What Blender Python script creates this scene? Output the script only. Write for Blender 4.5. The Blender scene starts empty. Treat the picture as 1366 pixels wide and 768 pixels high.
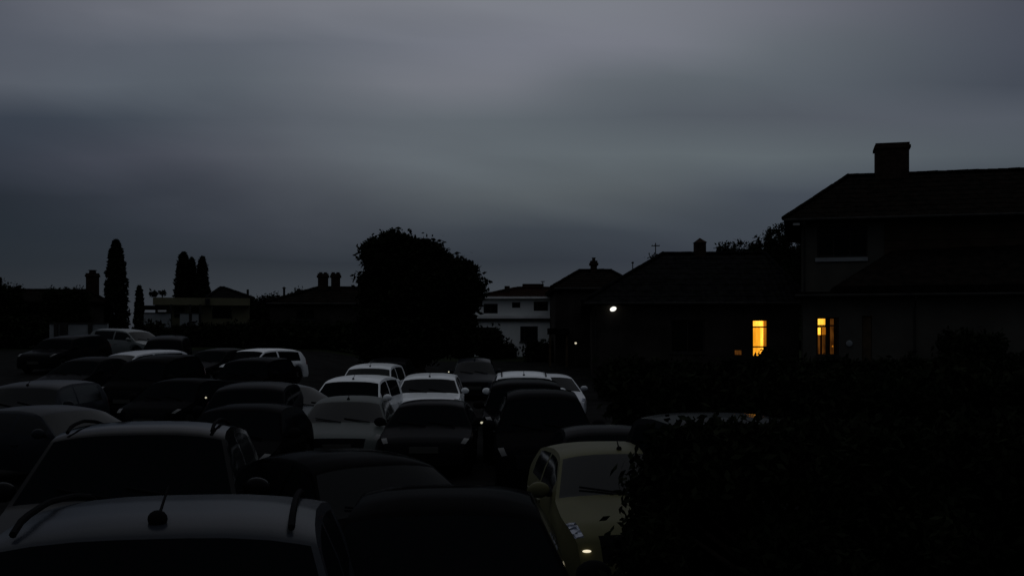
import bpy, bmesh, math, random
import numpy as np
from mathutils import Vector, Matrix

random.seed(7)
RNG = np.random.default_rng(11)
scene = bpy.context.scene
COL = scene.collection
R = math.radians

# ------------------------------------------------------------------ camera model
F, CX, HY, CH = 1465.0, 683.0, 450.0, 2.5


def X(px, d):
    return (px - CX) / F * d


def Z(py, d):
    return CH + (HY - py) / F * d


def S(t):
    t = max(0.0, min(1.0, t))
    return t * t * (3 - 2 * t)


def ground_z(x, y):
    g = 1.4 * S((y - 36) / 28.0) + 0.6 * S((-x - 6) / 5.0) * S((y - 28) / 12.0)
    g -= .22 * S((x + .6) / 1.6) * (1 - S((y - 17) / 6.0))          # the right hand bays lie a little lower
    return g


# ------------------------------------------------------------------ materials
def new_mat(name):
    m = bpy.data.materials.new(name)
    m.use_nodes = True
    nt = m.node_tree
    return m, nt, nt.nodes['Principled BSDF']


def ramp_noise(nt, c1, c2, scale, detail=5, coord='Object', lo=.35, hi=.65):
    tc = nt.nodes.new('ShaderNodeTexCoord')
    n = nt.nodes.new('ShaderNodeTexNoise')
    n.inputs['Scale'].default_value = scale
    n.inputs['Detail'].default_value = detail
    r = nt.nodes.new('ShaderNodeValToRGB')
    r.color_ramp.elements[0].position = lo
    r.color_ramp.elements[1].position = hi
    r.color_ramp.elements[0].color = (*c1, 1)
    r.color_ramp.elements[1].color = (*c2, 1)
    nt.links.new(tc.outputs[coord], n.inputs['Vector'])
    nt.links.new(n.outputs['Fac'], r.inputs['Fac'])
    return tc, n, r


def mat_rough(name, c1, c2, scale, rough=.85, bump=.0, bscale=None, spec=.3, metallic=0.0):
    m, nt, b = new_mat(name)
    tc, n, r = ramp_noise(nt, c1, c2, scale)
    nt.links.new(r.outputs['Color'], b.inputs['Base Color'])
    b.inputs['Roughness'].default_value = rough
    b.inputs['Specular IOR Level'].default_value = spec
    b.inputs['Metallic'].default_value = metallic
    if bump:
        n2 = nt.nodes.new('ShaderNodeTexNoise')
        n2.inputs['Scale'].default_value = bscale or scale * 6
        n2.inputs['Detail'].default_value = 6
        nt.links.new(tc.outputs['Object'], n2.inputs['Vector'])
        bp = nt.nodes.new('ShaderNodeBump')
        bp.inputs['Strength'].default_value = bump
        bp.inputs['Distance'].default_value = .02
        nt.links.new(n2.outputs['Fac'], bp.inputs['Height'])
        nt.links.new(bp.outputs['Normal'], b.inputs['Normal'])
    return m


def mat_tiles(name, c1, c2):
    m, nt, b = new_mat(name)
    tc, n, r = ramp_noise(nt, c1, c2, 3.0)
    nt.links.new(r.outputs['Color'], b.inputs['Base Color'])
    b.inputs['Roughness'].default_value = .85
    b.inputs['Specular IOR Level'].default_value = .03
    sx = nt.nodes.new('ShaderNodeSeparateXYZ')
    nt.links.new(tc.outputs['Object'], sx.inputs[0])
    w = nt.nodes.new('ShaderNodeTexWave')
    w.wave_type = 'BANDS'
    w.bands_direction = 'Z'
    w.wave_profile = 'SAW'
    w.inputs['Scale'].default_value = 1.9
    w.inputs['Distortion'].default_value = .4
    nt.links.new(tc.outputs['Object'], w.inputs['Vector'])
    w2 = nt.nodes.new('ShaderNodeTexWave')
    w2.bands_direction = 'X'
    w2.inputs['Scale'].default_value = 1.2
    nt.links.new(tc.outputs['Object'], w2.inputs['Vector'])
    ad = nt.nodes.new('ShaderNodeMath')
    ad.operation = 'ADD'
    nt.links.new(w.outputs['Fac'], ad.inputs[0])
    nt.links.new(w2.outputs['Fac'], ad.inputs[1])
    bp = nt.nodes.new('ShaderNodeBump')
    bp.inputs['Strength'].default_value = .7
    bp.inputs['Distance'].default_value = .05
    nt.links.new(ad.outputs[0], bp.inputs['Height'])
    nt.links.new(bp.outputs['Normal'], b.inputs['Normal'])
    return m


def mat_paint(name, col, metal=0.0, rough=.45, coat=.35, spec=.4):
    m, nt, b = new_mat(name)
    c2 = tuple(c * .86 for c in col)
    tc, n, r = ramp_noise(nt, c2, col, 2.3)
    nt.links.new(r.outputs['Color'], b.inputs['Base Color'])
    b.inputs['Metallic'].default_value = metal
    b.inputs['Roughness'].default_value = rough
    b.inputs['Coat Weight'].default_value = coat
    b.inputs['Specular IOR Level'].default_value = spec
    # thin film of road dust: the clear coat is uneven
    r2 = nt.nodes.new('ShaderNodeMapRange')
    r2.inputs['To Min'].default_value = .05
    r2.inputs['To Max'].default_value = .22
    n2 = nt.nodes.new('ShaderNodeTexNoise')
    n2.inputs['Scale'].default_value = 3.5
    n2.inputs['Detail'].default_value = 8
    nt.links.new(tc.outputs['Object'], n2.inputs['Vector'])
    nt.links.new(n2.outputs['Fac'], r2.inputs['Value'])
    nt.links.new(r2.outputs['Result'], b.inputs['Coat Roughness'])
    return m


def mat_simple(name, col, rough=.5, metal=0.0, spec=.5):
    return mat_rough(name, tuple(c * .8 for c in col), col, 4.0, rough, spec=spec, metallic=metal)


def mat_emit(name, c1, c2, strength, scale=2.0, stretch=(1, 1, 1)):
    m, nt, b = new_mat(name)
    tc, n, r = ramp_noise(nt, c1, c2, scale, 3)
    mp = nt.nodes.new('ShaderNodeMapping')
    mp.inputs['Scale'].default_value = stretch
    nt.links.new(tc.outputs['Object'], mp.inputs['Vector'])
    nt.links.new(mp.outputs['Vector'], n.inputs['Vector'])
    nt.links.new(r.outputs['Color'], b.inputs['Base Color'])
    nt.links.new(r.outputs['Color'], b.inputs['Emission Color'])
    b.inputs['Emission Strength'].default_value = strength
    b.inputs['Base Color'].default_value = (.3, .2, .1, 1)
    b.inputs['Roughness'].default_value = .8
    return m


M = {}
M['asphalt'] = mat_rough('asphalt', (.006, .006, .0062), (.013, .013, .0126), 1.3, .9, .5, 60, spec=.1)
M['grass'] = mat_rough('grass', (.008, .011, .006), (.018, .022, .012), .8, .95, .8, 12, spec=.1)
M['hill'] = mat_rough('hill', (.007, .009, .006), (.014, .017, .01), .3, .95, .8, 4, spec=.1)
M['tiles_dark'] = mat_tiles('tiles_dark', (.005, .0045, .004), (.012, .0095, .008))
M['tiles_grey'] = mat_tiles('tiles_grey', (.005, .005, .0055), (.012, .012, .0125))
M['tiles_red'] = mat_tiles('tiles_red', (.014, .008, .006), (.026, .013, .01))
M['render_white'] = mat_rough('render_white', (.66, .70, .69), (.78, .80, .79), .9, .9, .25, 30)
M['render_cream'] = mat_rough('render_cream', (.055, .053, .046), (.078, .075, .064), .8, .9, .3, 30)
M['render_yellow'] = mat_rough('render_yellow', (.12, .114, .068), (.155, .147, .089), .9, .9, .25, 30)
M['render_dark'] = mat_rough('render_dark', (.022, .02, .018), (.042, .038, .034), .8, .9, .3, 20)
M['brick_dark'] = mat_rough('brick_dark', (.022, .015, .012), (.04, .028, .022), 5, .9, .6, 25)
M['cladding'] = mat_rough('cladding', (.03, .022, .016), (.05, .036, .026), 2, .8, .4, 18)
M['white_trim'] = mat_rough('white_trim', (.62, .63, .62), (.75, .75, .74), 2, .6)
M['dark_trim'] = mat_rough('dark_trim', (.02, .02, .02), (.035, .034, .032), 2, .6)
M['grey_wall'] = mat_rough('grey_wall', (.19, .21, .218), (.25, .27, .28), 1.2, .9, .3, 20)
M['timber'] = mat_rough('timber', (.05, .035, .022), (.09, .065, .04), 3, .8, .4, 15)
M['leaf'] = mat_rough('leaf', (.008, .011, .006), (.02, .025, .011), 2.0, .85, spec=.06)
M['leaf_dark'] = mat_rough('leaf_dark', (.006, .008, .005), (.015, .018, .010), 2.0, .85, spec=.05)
M['bark'] = mat_rough('bark', (.03, .022, .016), (.06, .045, .033), 6, .95, .8, 25)
M['glass_car'] = None
m_, nt_, b_ = new_mat('glass_car')
b_.inputs['Base Color'].default_value = (.004, .005, .006, 1)
b_.inputs['Roughness'].default_value = .03
b_.inputs['Specular IOR Level'].default_value = .1
tc_ = nt_.nodes.new('ShaderNodeTexCoord')
n_ = nt_.nodes.new('ShaderNodeTexNoise')
n_.inputs['Scale'].default_value = 5
mr_ = nt_.nodes.new('ShaderNodeMapRange')
mr_.inputs['To Min'].default_value = .02
mr_.inputs['To Max'].default_value = .12
nt_.links.new(tc_.outputs['Object'], n_.inputs['Vector'])
nt_.links.new(n_.outputs['Fac'], mr_.inputs['Value'])
nt_.links.new(mr_.outputs['Result'], b_.inputs['Roughness'])
M['glass_car'] = m_
m_, nt_, b_ = new_mat('glass_house')
b_.inputs['Base Color'].default_value = (.004, .005, .006, 1)
b_.inputs['Roughness'].default_value = .05
b_.inputs['Specular IOR Level'].default_value = .2
M['glass_house'] = m_
M['rubber'] = mat_simple('rubber', (.01, .01, .01), .85, spec=.1)
M['plastic'] = mat_simple('plastic', (.008, .008, .009), .6, spec=.15)
M['alloy'] = mat_simple('alloy', (.45, .46, .47), .35, 1.0)
M['chrome'] = mat_simple('chrome', (.7, .71, .72), .12, 1.0)
M['plate'] = mat_simple('plate', (.06, .06, .055), .6)
M['red_lens'] = mat_simple('red_lens', (.12, .008, .006), .15)
m_, nt_, b_ = new_mat('lamp_lens')
b_.inputs['Base Color'].default_value = (.02, .022, .024, 1)
b_.inputs['Roughness'].default_value = .12
M['lamp_lens'] = m_
m_, nt_, b_ = new_mat('clear_lens')
b_.inputs['Base Color'].default_value = (.20, .22, .27, 1)
b_.inputs['Metallic'].default_value = .7
b_.inputs['Roughness'].default_value = .12
tc_ = nt_.nodes.new('ShaderNodeTexCoord')
vo_ = nt_.nodes.new('ShaderNodeTexVoronoi')
vo_.inputs['Scale'].default_value = 11
bp_ = nt_.nodes.new('ShaderNodeBump')
bp_.inputs['Strength'].default_value = 1.0
bp_.inputs['Distance'].default_value = .12
nt_.links.new(tc_.outputs['Object'], vo_.inputs['Vector'])
nt_.links.new(vo_.outputs['Distance'], bp_.inputs['Height'])
nt_.links.new(bp_.outputs['Normal'], b_.inputs['Normal'])
M['clear_lens'] = m_
M['glow_amber'] = mat_emit('glow_amber', (.62, .27, .012), (.78, .40, .03), 1.0, 2.0, (3, 3, .5))
M['glow_bright'] = mat_emit('glow_bright', (.80, .42, .035), (.98, .62, .09), 1.0, 2.0, (3, 3, .6))
M['glow_brown'] = mat_emit('glow_brown', (.22, .075, .004), (.32, .12, .008), 1.0, 2.0, (3, 3, .6))
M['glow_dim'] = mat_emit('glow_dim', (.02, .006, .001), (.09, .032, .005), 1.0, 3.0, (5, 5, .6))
M['glow_white'] = mat_emit('glow_white', (.9, .88, .78), (1, .98, .9), 1.3)
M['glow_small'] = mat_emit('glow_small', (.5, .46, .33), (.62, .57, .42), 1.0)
M['glow_glint'] = mat_emit('glow_glint', (.85, .72, .5), (.95, .84, .6), .9)

PAINT = {
    'white': mat_paint('paint_white', (.70, .73, .75)),
    'silver': mat_paint('paint_silver', (.38, .40, .43), .35, .4),
    'grey': mat_paint('paint_grey', (.065, .074, .071), coat=0.0),
    'steel': mat_paint('paint_steel', (.085, .10, .112), coat=0.0),
    'black': mat_paint('paint_black', (.003, .003, .0035), rough=.12, coat=0.0, spec=.02),
    'charcoal': mat_paint('paint_charcoal', (.007, .007, .008), rough=.2, coat=0.0),
    'navy': mat_paint('paint_navy', (.012, .014, .019), rough=.3, coat=0.0, spec=.2),
    'gloss_black': mat_paint('paint_gloss_black', (.006, .006, .007), rough=.09, coat=0.0),
    'yellow': mat_paint('paint_yellow', (.088, .085, .043), coat=0.0),
    'slate': mat_paint('paint_slate', (.018, .021, .027), 0.0, .25, 0.0),
    'pale': mat_paint('paint_pale', (.13, .145, .145)),
}


def dull(m, ior):
    b = m.node_tree.nodes['Principled BSDF']
    b.inputs['Specular IOR Level'].default_value = .5
    b.inputs['IOR'].default_value = ior


for k_, v_ in (('tiles_dark', 1.02), ('tiles_grey', 1.02), ('tiles_red', 1.02), ('leaf', 1.03), ('leaf_dark', 1.03), ('asphalt', 1.06),
               ('grass', 1.03), ('hill', 1.02), ('rubber', 1.04), ('plastic', 1.03), ('glass_car', 1.14), ('glass_house', 1.12), ('plate', 1.1), ('lamp_lens', 1.2),
               ('dark_trim', 1.06), ('brick_dark', 1.04), ('render_dark', 1.03), ('cladding', 1.04), ('timber', 1.06), ('render_cream', 1.06)):
    dull(M[k_], v_)
for k_, v_ in (('black', 1.014), ('charcoal', 1.028), ('navy', 1.10), ('gloss_black', 1.10), ('slate', 1.11), ('yellow', 1.12), ('grey', 1.14), ('steel', 1.16), ('pale', 1.2)):
    dull(PAINT[k_], v_)
M['glass_dim'] = M['glass_car'].copy()
M['glass_dim'].name = 'glass_dim'
dull(M['glass_dim'], 1.075)
M['glass_tint'] = M['glass_car'].copy()
M['glass_tint'].name = 'glass_tint'
dull(M['glass_tint'], 1.014)


# ------------------------------------------------------------------ object helpers
def obj(name, me, mat, parent=None):
    if isinstance(me, bmesh.types.BMesh):
        bm = me
        me = bpy.data.meshes.new(name)
        bm.to_mesh(me)
        bm.free()
    o = bpy.data.objects.new(name, me)
    if mat is not None and not me.materials:
        me.materials.append(mat)
    COL.objects.link(o)
    if parent is not None:
        o.parent = parent
    return o


def tag(o, label=None, cat=None, group=None, kind=None):
    if label:
        o['label'] = label
    if cat:
        o['category'] = cat
    if group:
        o['group'] = group
    if kind:
        o['kind'] = kind
    return o


def thing(name, label, cat, loc=(0, 0, 0), rz=0.0, group=None):
    o = bpy.data.objects.new(name, None)
    o.empty_display_size = .3
    COL.objects.link(o)
    o.location = loc
    o.rotation_euler = (0, 0, rz)
    return tag(o, label, cat, group)


def box(bm, a, b, mtx=None, bev=0.0):
    x0, y0, z0 = a
    x1, y1, z1 = b
    vs = [Vector(p) for p in ((x0, y0, z0), (x1, y0, z0), (x1, y1, z0), (x0, y1, z0),
                              (x0, y0, z1), (x1, y0, z1), (x1, y1, z1), (x0, y1, z1))]
    if mtx is not None:
        vs = [mtx @ v for v in vs]
    vv = [bm.verts.new(v) for v in vs]
    fs = [bm.faces.new([vv[i] for i in f]) for f in
          ((0, 3, 2, 1), (4, 5, 6, 7), (0, 1, 5, 4), (1, 2, 6, 5), (2, 3, 7, 6), (3, 0, 4, 7))]
    if bev:
        es = list({e for f in fs for e in f.edges})
        bmesh.ops.bevel(bm, geom=es, offset=bev, segments=2, profile=.7, affect='EDGES')
    return vv


def tube(bm, pts, radii, n=8, cap=True):
    rings = []
    pts = [Vector(p) for p in pts]
    if not hasattr(radii, '__len__'):
        radii = [radii] * len(pts)
    for i, p in enumerate(pts):
        t = (pts[min(i + 1, len(pts) - 1)] - pts[max(i - 1, 0)]).normalized()
        up = Vector((0, 0, 1)) if abs(t.z) < .95 else Vector((1, 0, 0))
        a = t.cross(up).normalized()
        b = t.cross(a).normalized()
        rings.append([bm.verts.new(p + (a * math.cos(2 * math.pi * k / n) + b * math.sin(2 * math.pi * k / n)) * radii[i])
                      for k in range(n)])
    for r0, r1 in zip(rings, rings[1:]):
        for k in range(n):
            bm.faces.new((r0[k], r0[(k + 1) % n], r1[(k + 1) % n], r1[k]))
    if cap:
        bm.faces.new(rings[0][::-1])
        bm.faces.new(rings[-1])


def ellipsoid(bm, c, r, seg=16, rings=10, mtx=None):
    mm = Matrix.Translation(c) @ (mtx or Matrix()) @ Matrix.Diagonal((*r, 1))
    bmesh.ops.create_uvsphere(bm, u_segments=seg, v_segments=rings, radius=1, matrix=mm)


def smooth(o, ang=35):
    me = o.data
    for p in me.polygons:
        p.use_smooth = True
    me.set_sharp_from_angle(angle=R(ang))
    return o


# ------------------------------------------------------------------ world, light
def build_world():
    w = bpy.data.worlds.new('World')
    scene.world = w
    w.use_nodes = True
    nt = w.node_tree
    N, L = nt.nodes, nt.links
    bg = N['Background']

    def math_(op, a, b=None, c=None, clamp=False):
        n = N.new('ShaderNodeMath')
        n.operation = op
        n.use_clamp = clamp
        for i, v in enumerate((a, b, c)):
            if v is None:
                continue
            if isinstance(v, (int, float)):
                n.inputs[i].default_value = v
            else:
                L.new(v, n.inputs[i])
        return n.outputs[0]

    def ramp(fac, stops, interp='B_SPLINE'):
        r = N.new('ShaderNodeValToRGB')
        r.color_ramp.interpolation = interp
        els = r.color_ramp.elements
        while len(els) < len(stops):
            els.new(.5)
        for e, (p, c) in zip(els, stops):
            e.position = p
            e.color = (*c, 1) if hasattr(c, '__len__') else (c, c, c, 1)
        L.new(fac, r.inputs['Fac'])
        return r.outputs['Color']

    def lin(c):
        return tuple(((v / 255 + .055) / 1.055) ** 2.4 if v > 10 else v / 255 / 12.92 for v in c)

    tc = N.new('ShaderNodeTexCoord')
    sp = N.new('ShaderNodeSeparateXYZ')
    L.new(tc.outputs['Generated'], sp.inputs[0])
    x, y, z = sp.outputs
    yc = math_('MAXIMUM', y, .3)
    u = math_('DIVIDE', x, yc)                # direction, right of straight ahead
    v = math_('DIVIDE', z, yc)                # direction, above the horizon
    # stratus streaks stretched along the horizon disturb the cloud bands
    cv = N.new('ShaderNodeCombineXYZ')
    L.new(math_('MULTIPLY', u, 2.2), cv.inputs[0])
    L.new(math_('MULTIPLY_ADD', v, 8.0, math_('MULTIPLY', u, .9)), cv.inputs[1])
    n1 = N.new('ShaderNodeTexNoise')
    n1.inputs['Scale'].default_value = 1.6
    n1.inputs['Detail'].default_value = 5
    n1.inputs['Roughness'].default_value = .45
    n1.inputs['Distortion'].default_value = .4
    mp = N.new('ShaderNodeMapping')
    mp.inputs['Location'].default_value = SKY_OFF
    L.new(cv.outputs[0], mp.inputs['Vector'])
    L.new(mp.outputs['Vector'], n1.inputs['Vector'])
    nz = math_('MULTIPLY_ADD', n1.outputs['Fac'], 2.0, -1.0)
    uu = math_('MULTIPLY_ADD', math_('MULTIPLY_ADD', nz, .05, u), 1 / .932, .5)
    vv = math_('MULTIPLY_ADD', nz, .012, v)
    cur = None
    for lvl, stops in SKY_BANDS:
        c = ramp(uu, [(p / 1366.0, lin(q)) for p, q in stops], 'B_SPLINE')
        if cur is None:
            cur, plv = c, lvl
            continue
        mr = N.new('ShaderNodeMapRange')
        mr.interpolation_type = 'LINEAR'
        mr.inputs['From Min'].default_value = plv
        mr.inputs['From Max'].default_value = lvl
        L.new(vv, mr.inputs['Value'])
        mx = N.new('ShaderNodeMix')
        mx.data_type = 'RGBA'
        L.new(mr.outputs['Result'], mx.inputs['Factor'])
        L.new(cur, mx.inputs[6])
        L.new(c, mx.inputs[7])
        cur, plv = mx.outputs[2], lvl
    # towards the zenith the deck is thinner and brighter
    up = N.new('ShaderNodeMapRange')
    up.interpolation_type = 'SMOOTHSTEP'
    up.inputs['From Min'].default_value = .30
    up.inputs['From Max'].default_value = .75
    L.new(z, up.inputs['Value'])
    mx = N.new('ShaderNodeMix')
    mx.data_type = 'RGBA'
    L.new(up.outputs['Result'], mx.inputs['Factor'])
    L.new(cur, mx.inputs[6])
    mx.inputs[7].default_value = (*SKY_ZEN, 1)
    fr = N.new('ShaderNodeMapRange')
    fr.interpolation_type = 'SMOOTHSTEP'
    fr.inputs['From Min'].default_value = SKY_FR[0]
    fr.inputs['From Max'].default_value = SKY_FR[1]
    fr.inputs['To Min'].default_value = SKY_BACK
    fr.inputs['To Max'].default_value = 1.0
    L.new(math_('MULTIPLY_ADD', z, .25, y), fr.inputs['Value'])
    mul = N.new('ShaderNodeVectorMath')
    mul.operation = 'SCALE'
    L.new(mx.outputs[2], mul.inputs[0])
    L.new(math_('MULTIPLY', fr.outputs['Result'], math_('MULTIPLY_ADD', nz, .16, 1.0)), mul.inputs['Scale'])
    # what is left of the clear sky above the cloud
    sky = N.new('ShaderNodeTexSky')
    sky.sky_type = 'NISHITA'
    sky.sun_disc = False
    sky.sun_elevation = R(SUN_EL)
    sky.sun_rotation = R(SUN_ROT)
    sc_ = N.new('ShaderNodeVectorMath')
    sc_.operation = 'SCALE'
    L.new(sky.outputs[0], sc_.inputs[0])
    sc_.inputs['Scale'].default_value = .002
    ad = N.new('ShaderNodeVectorMath')
    ad.operation = 'ADD'
    L.new(mul.outputs[0], ad.inputs[0])
    L.new(sc_.outputs[0], ad.inputs[1])
    # below the horizon: dark ground
    gd = math_('MULTIPLY_ADD', z, 60.0, 1.0, clamp=True)
    fin = N.new('ShaderNodeVectorMath')
    fin.operation = 'SCALE'
    L.new(ad.outputs[0], fin.inputs[0])
    L.new(gd, fin.inputs['Scale'])
    L.new(fin.outputs[0], bg.inputs['Color'])
    bg.inputs['Strength'].default_value = 1.0
    s = bpy.data.lights.new('sun', 'SUN')
    s.energy = .02
    s.angle = R(80)
    s.color = (1, .96, .9)
    so = bpy.data.objects.new('sun', s)
    COL.objects.link(so)
    # sun ahead of the camera, behind the cloud
    d = Vector((math.sin(R(SUN_ROT)) * math.cos(R(SUN_EL)), math.cos(R(SUN_ROT)) * math.cos(R(SUN_EL)), math.sin(R(SUN_EL))))
    so.rotation_euler = (-d).to_track_quat('-Z', 'Y').to_euler()
    so.location = d * 50


SUN_EL, SUN_ROT = 62.0, 8.0
SKY_OFF = (3.1, .6, 0)
SKY_BANDS = [
    (.030, [(0, (29, 34, 43)), (350, (50, 56, 65)), (660, (56, 62, 70)), (1000, (47, 52, 63)), (1366, (43, 48, 59))]),
    (.068, [(0, (22, 29, 39)), (300, (34, 39, 49)), (700, (37, 43, 53)), (900, (45, 50, 62)), (1366, (47, 52, 63))]),
    (.096, [(0, (22, 29, 39)), (200, (34, 39, 49)), (350, (47, 51, 61)), (480, (56, 60, 68)), (650, (50, 56, 65)), (900, (55, 61, 70)), (1366, (51, 57, 67))]),
    (.130, [(0, (24, 29, 38)), (200, (42, 46, 56)), (350, (66, 69, 78)), (650, (81, 87, 91)), (850, (83, 89, 93)), (1000, (58, 64, 75)), (1366, (60, 66, 74))]),
    (.164, [(0, (39, 44, 54)), (200, (66, 68, 79)), (400, (85, 89, 96)), (650, (93, 100, 105)), (1000, (93, 101, 105)), (1366, (71, 77, 85))]),
    (.198, [(0, (49, 55, 66)), (200, (59, 66, 75)), (400, (89, 93, 101)), (650, (93, 100, 105)), (850, (81, 87, 94)), (1100, (80, 84, 92)), (1366, (78, 83, 92))]),
    (.232, [(0, (83, 87, 96)), (250, (80, 88, 96)), (500, (106, 109, 116)), (680, (114, 116, 124)), (780, (91, 97, 103)), (1000, (94, 101, 107)), (1366, (54, 58, 69))]),
    (.266, [(0, (81, 85, 95)), (350, (86, 92, 100)), (680, (121, 123, 133)), (900, (114, 116, 125)), (1050, (94, 101, 106)), (1366, (62, 65, 77))]),
    (.300, [(0, (76, 80, 90)), (300, (111, 113, 121)), (700, (124, 127, 135)), (1000, (111, 113, 121)), (1366, (58, 62, 73))]),
]
SKY_ZEN = (.245, .26, .285)
SKY_FR = (-.25, .75)
SKY_BACK = .45
build_world()

# camera
cam = bpy.data.cameras.new('camera')
co = bpy.data.objects.new('camera', cam)
COL.objects.link(co)
co.location = (0, 0, CH)
co.rotation_euler = (R(90), 0, 0)
cam.sensor_width = 36
cam.lens = 36 * F / 1366.0
cam.shift_y = (HY - 384.0) / 1366.0
cam.clip_end = 5000
cam.clip_start = .05
scene.camera = co
scene.view_settings.view_transform = 'Standard'
scene.view_settings.look = 'None'
scene.view_settings.exposure = 0
scene.view_settings.gamma = 1


# ------------------------------------------------------------------ ground
def sheet(name, xs, ys, zf, mat, label):
    bm = bmesh.new()
    g = [[bm.verts.new((x, y, zf(x, y))) for x in xs] for y in ys]
    for j in range(len(ys) - 1):
        for i in range(len(xs) - 1):
            bm.faces.new((g[j][i], g[j][i + 1], g[j + 1][i + 1], g[j + 1][i]))
    o = obj(name, bm, mat)
    smooth(o, 60)
    return tag(o, label, name.replace('_', ' '), kind='structure')


def far_ground(x, y):
    return ground_z(x, min(y, 95)) - .006


sheet('ground', sorted(set([-1500, -600, -250, -120, -80] + list(range(-60, 61, 2)) + [80, 120, 250, 600, 1500])),
      sorted(set([-300, -60] + list(range(-20, 100, 2)) + [120, 200, 500, 1200, 3000])),
      far_ground, M['grass'], 'dark rough ground beyond the car park reaching to the horizon')
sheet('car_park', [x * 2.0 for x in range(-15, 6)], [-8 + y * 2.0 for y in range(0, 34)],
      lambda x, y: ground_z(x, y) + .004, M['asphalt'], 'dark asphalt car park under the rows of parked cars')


def hill_z(x, y):
    a = math.exp(-((x - 62) / 34.0) ** 2) * math.exp(-((y - 150) / 38.0) ** 2)
    b = math.exp(-((x - 42) / 15.0) ** 2) * math.exp(-((y - 122) / 14.0) ** 2)
    return 1.38 + 15 * a + 10 * b + .5 * math.sin(x * .31) * math.sin(y * .23) * min(1, a * 5) - .35 * (a < .004)


sheet('hill', [-5 + 4 * i for i in range(40)], [98 + 4 * i for i in range(34)], hill_z, M['hill'],
      'dark wooded hillside rising behind the right hand roofs')


# ------------------------------------------------------------------ foliage
def leaf_mesh(name, centers, size, jitter=.35, flat=.0):
    """many small folded leaf faces, centres given as an (n,3) array"""
    n = len(centers)
    c = np.asarray(centers, float)
    a = RNG.normal(size=(n, 3))
    a[:, 2] *= (1 - flat)
    a /= np.linalg.norm(a, axis=1)[:, None] + 1e-9
    b = RNG.normal(size=(n, 3))
    b -= (b * a).sum(1)[:, None] * a
    b /= np.linalg.norm(b, axis=1)[:, None] + 1e-9
    s = size * (1 + jitter * RNG.uniform(-1, 1, n))[:, None]
    p0, p1, p2, p3 = c - a * s, c + b * s * .45, c + a * s, c - b * s * .45
    v = np.stack([p0, p1, p2, p3], 1).reshape(-1, 3)
    me = bpy.data.meshes.new(name)
    me.vertices.add(4 * n)
    me.vertices.foreach_set('co', v.ravel())
    me.loops.add(4 * n)
    me.loops.foreach_set('vertex_index', np.arange(4 * n, dtype=np.int32))
    me.polygons.add(n)
    me.polygons.foreach_set('loop_start', np.arange(0, 4 * n, 4, dtype=np.int32))
    me.polygons.foreach_set('loop_total', np.full(n, 4, dtype=np.int32))
    me.update()
    me.validate()
    return me


def clump_points(lobes, n_clumps, per, sigma, shell=.55):
    """clump centres spread through ellipsoid lobes (more near the outside), leaves scattered round each"""
    w = np.array([l[3] * l[4] for l in lobes])
    idx = RNG.choice(len(lobes), n_clumps, p=w / w.sum())
    pts = []
    for i in idx:
        cx, cy, cz, rx, rz = lobes[i]
        d = RNG.normal(size=3)
        d /= np.linalg.norm(d)
        r = RNG.uniform(shell ** 3, 1) ** (1 / 3.0) if RNG.random() < .75 else RNG.uniform(0, 1) ** (1 / 3.0)
        c = np.array([cx, cy, cz]) + d * r * np.array([rx, rx, rz])
        sg = sigma * RNG.uniform(.6, 1.4)
        pts.append(c + RNG.normal(size=(per, 3)) * sg * np.array([1, 1, .8]))
    return np.concatenate(pts)


def tree(name, label, x, y, lobes, n_clumps, per, sigma, leaf, mat='leaf', trunk_h=1.5, trunk_r=.2, group=None, cat='tree', zg=None):
    """lobes in world z, x/y relative to the tree's base"""
    z0 = ground_z(x, min(y, 95)) if zg is None else zg
    t = thing(name, label, cat, (x, y, z0), 0, group)
    lb = [(a, b, c - z0, r, rz) for a, b, c, r, rz in lobes]
    obj('crown', leaf_mesh('crown', clump_points(lb, n_clumps, per, sigma), leaf), M[mat], t)
    bm = bmesh.new()
    zt = max(l[2] for l in lb)
    tube(bm, [(0, 0, -.1), (.03, .02, trunk_h * .5), (-.04, .03, trunk_h), (0, 0, max(trunk_h * 1.2, zt * .8))],
         [trunk_r * 1.3, trunk_r, trunk_r * .85, trunk_r * .3], 9)
    for a, b, c, r, rz in lb[:7]:
        p = Vector((a, b, c))
        tube(bm, [(0, 0, trunk_h * .8), (p.x * .45, p.y * .45, trunk_h * .8 + (p.z - trunk_h * .8) * .6), p],
             [trunk_r * .55, trunk_r * .35, trunk_r * .12], 6)
    smooth(obj('trunk', bm, M['bark'], t))
    return t


def cypress(label, px, py_top, d, wpx, group='cypress trees behind the yellow house', zb=None):
    x = X(px, d)
    z0 = ground_z(x, min(d, 95)) if zb is None else zb
    top = Z(py_top, d)
    hw = wpx / F * d / 2
    h = top - z0
    n = int(3600 * h * hw / 3)
    t = RNG.uniform(0, 1, n) ** 1.05
    prof = np.interp(t, [0, .15, .5, .75, .9, .97, 1], [.95, 1, .86, .68, .46, .27, .1])
    th = RNG.uniform(0, 2 * math.pi, n)
    bump = 1 + .14 * np.sin(th * 5 + t * 23) + .1 * np.sin(th * 3 - t * 41)
    r = hw * prof * bump * np.sqrt(RNG.uniform(.2, 1.12, n))
    pts = np.stack([np.cos(th) * r, np.sin(th) * r, .25 + t * (h - .3)], 1)
    tr = thing('cypress_tree', label, 'tree', (x, d, z0), 0, group)
    obj('crown', leaf_mesh('crown', pts, .17), M['leaf_dark'], tr)
    bm = bmesh.new()
    tube(bm, [(0, 0, -.1), (.02, 0, h * .4), (0, 0, h * .85)], [.16, .11, .03], 8)
    smooth(obj('trunk', bm, M['bark'], tr))
    return tr


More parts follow.
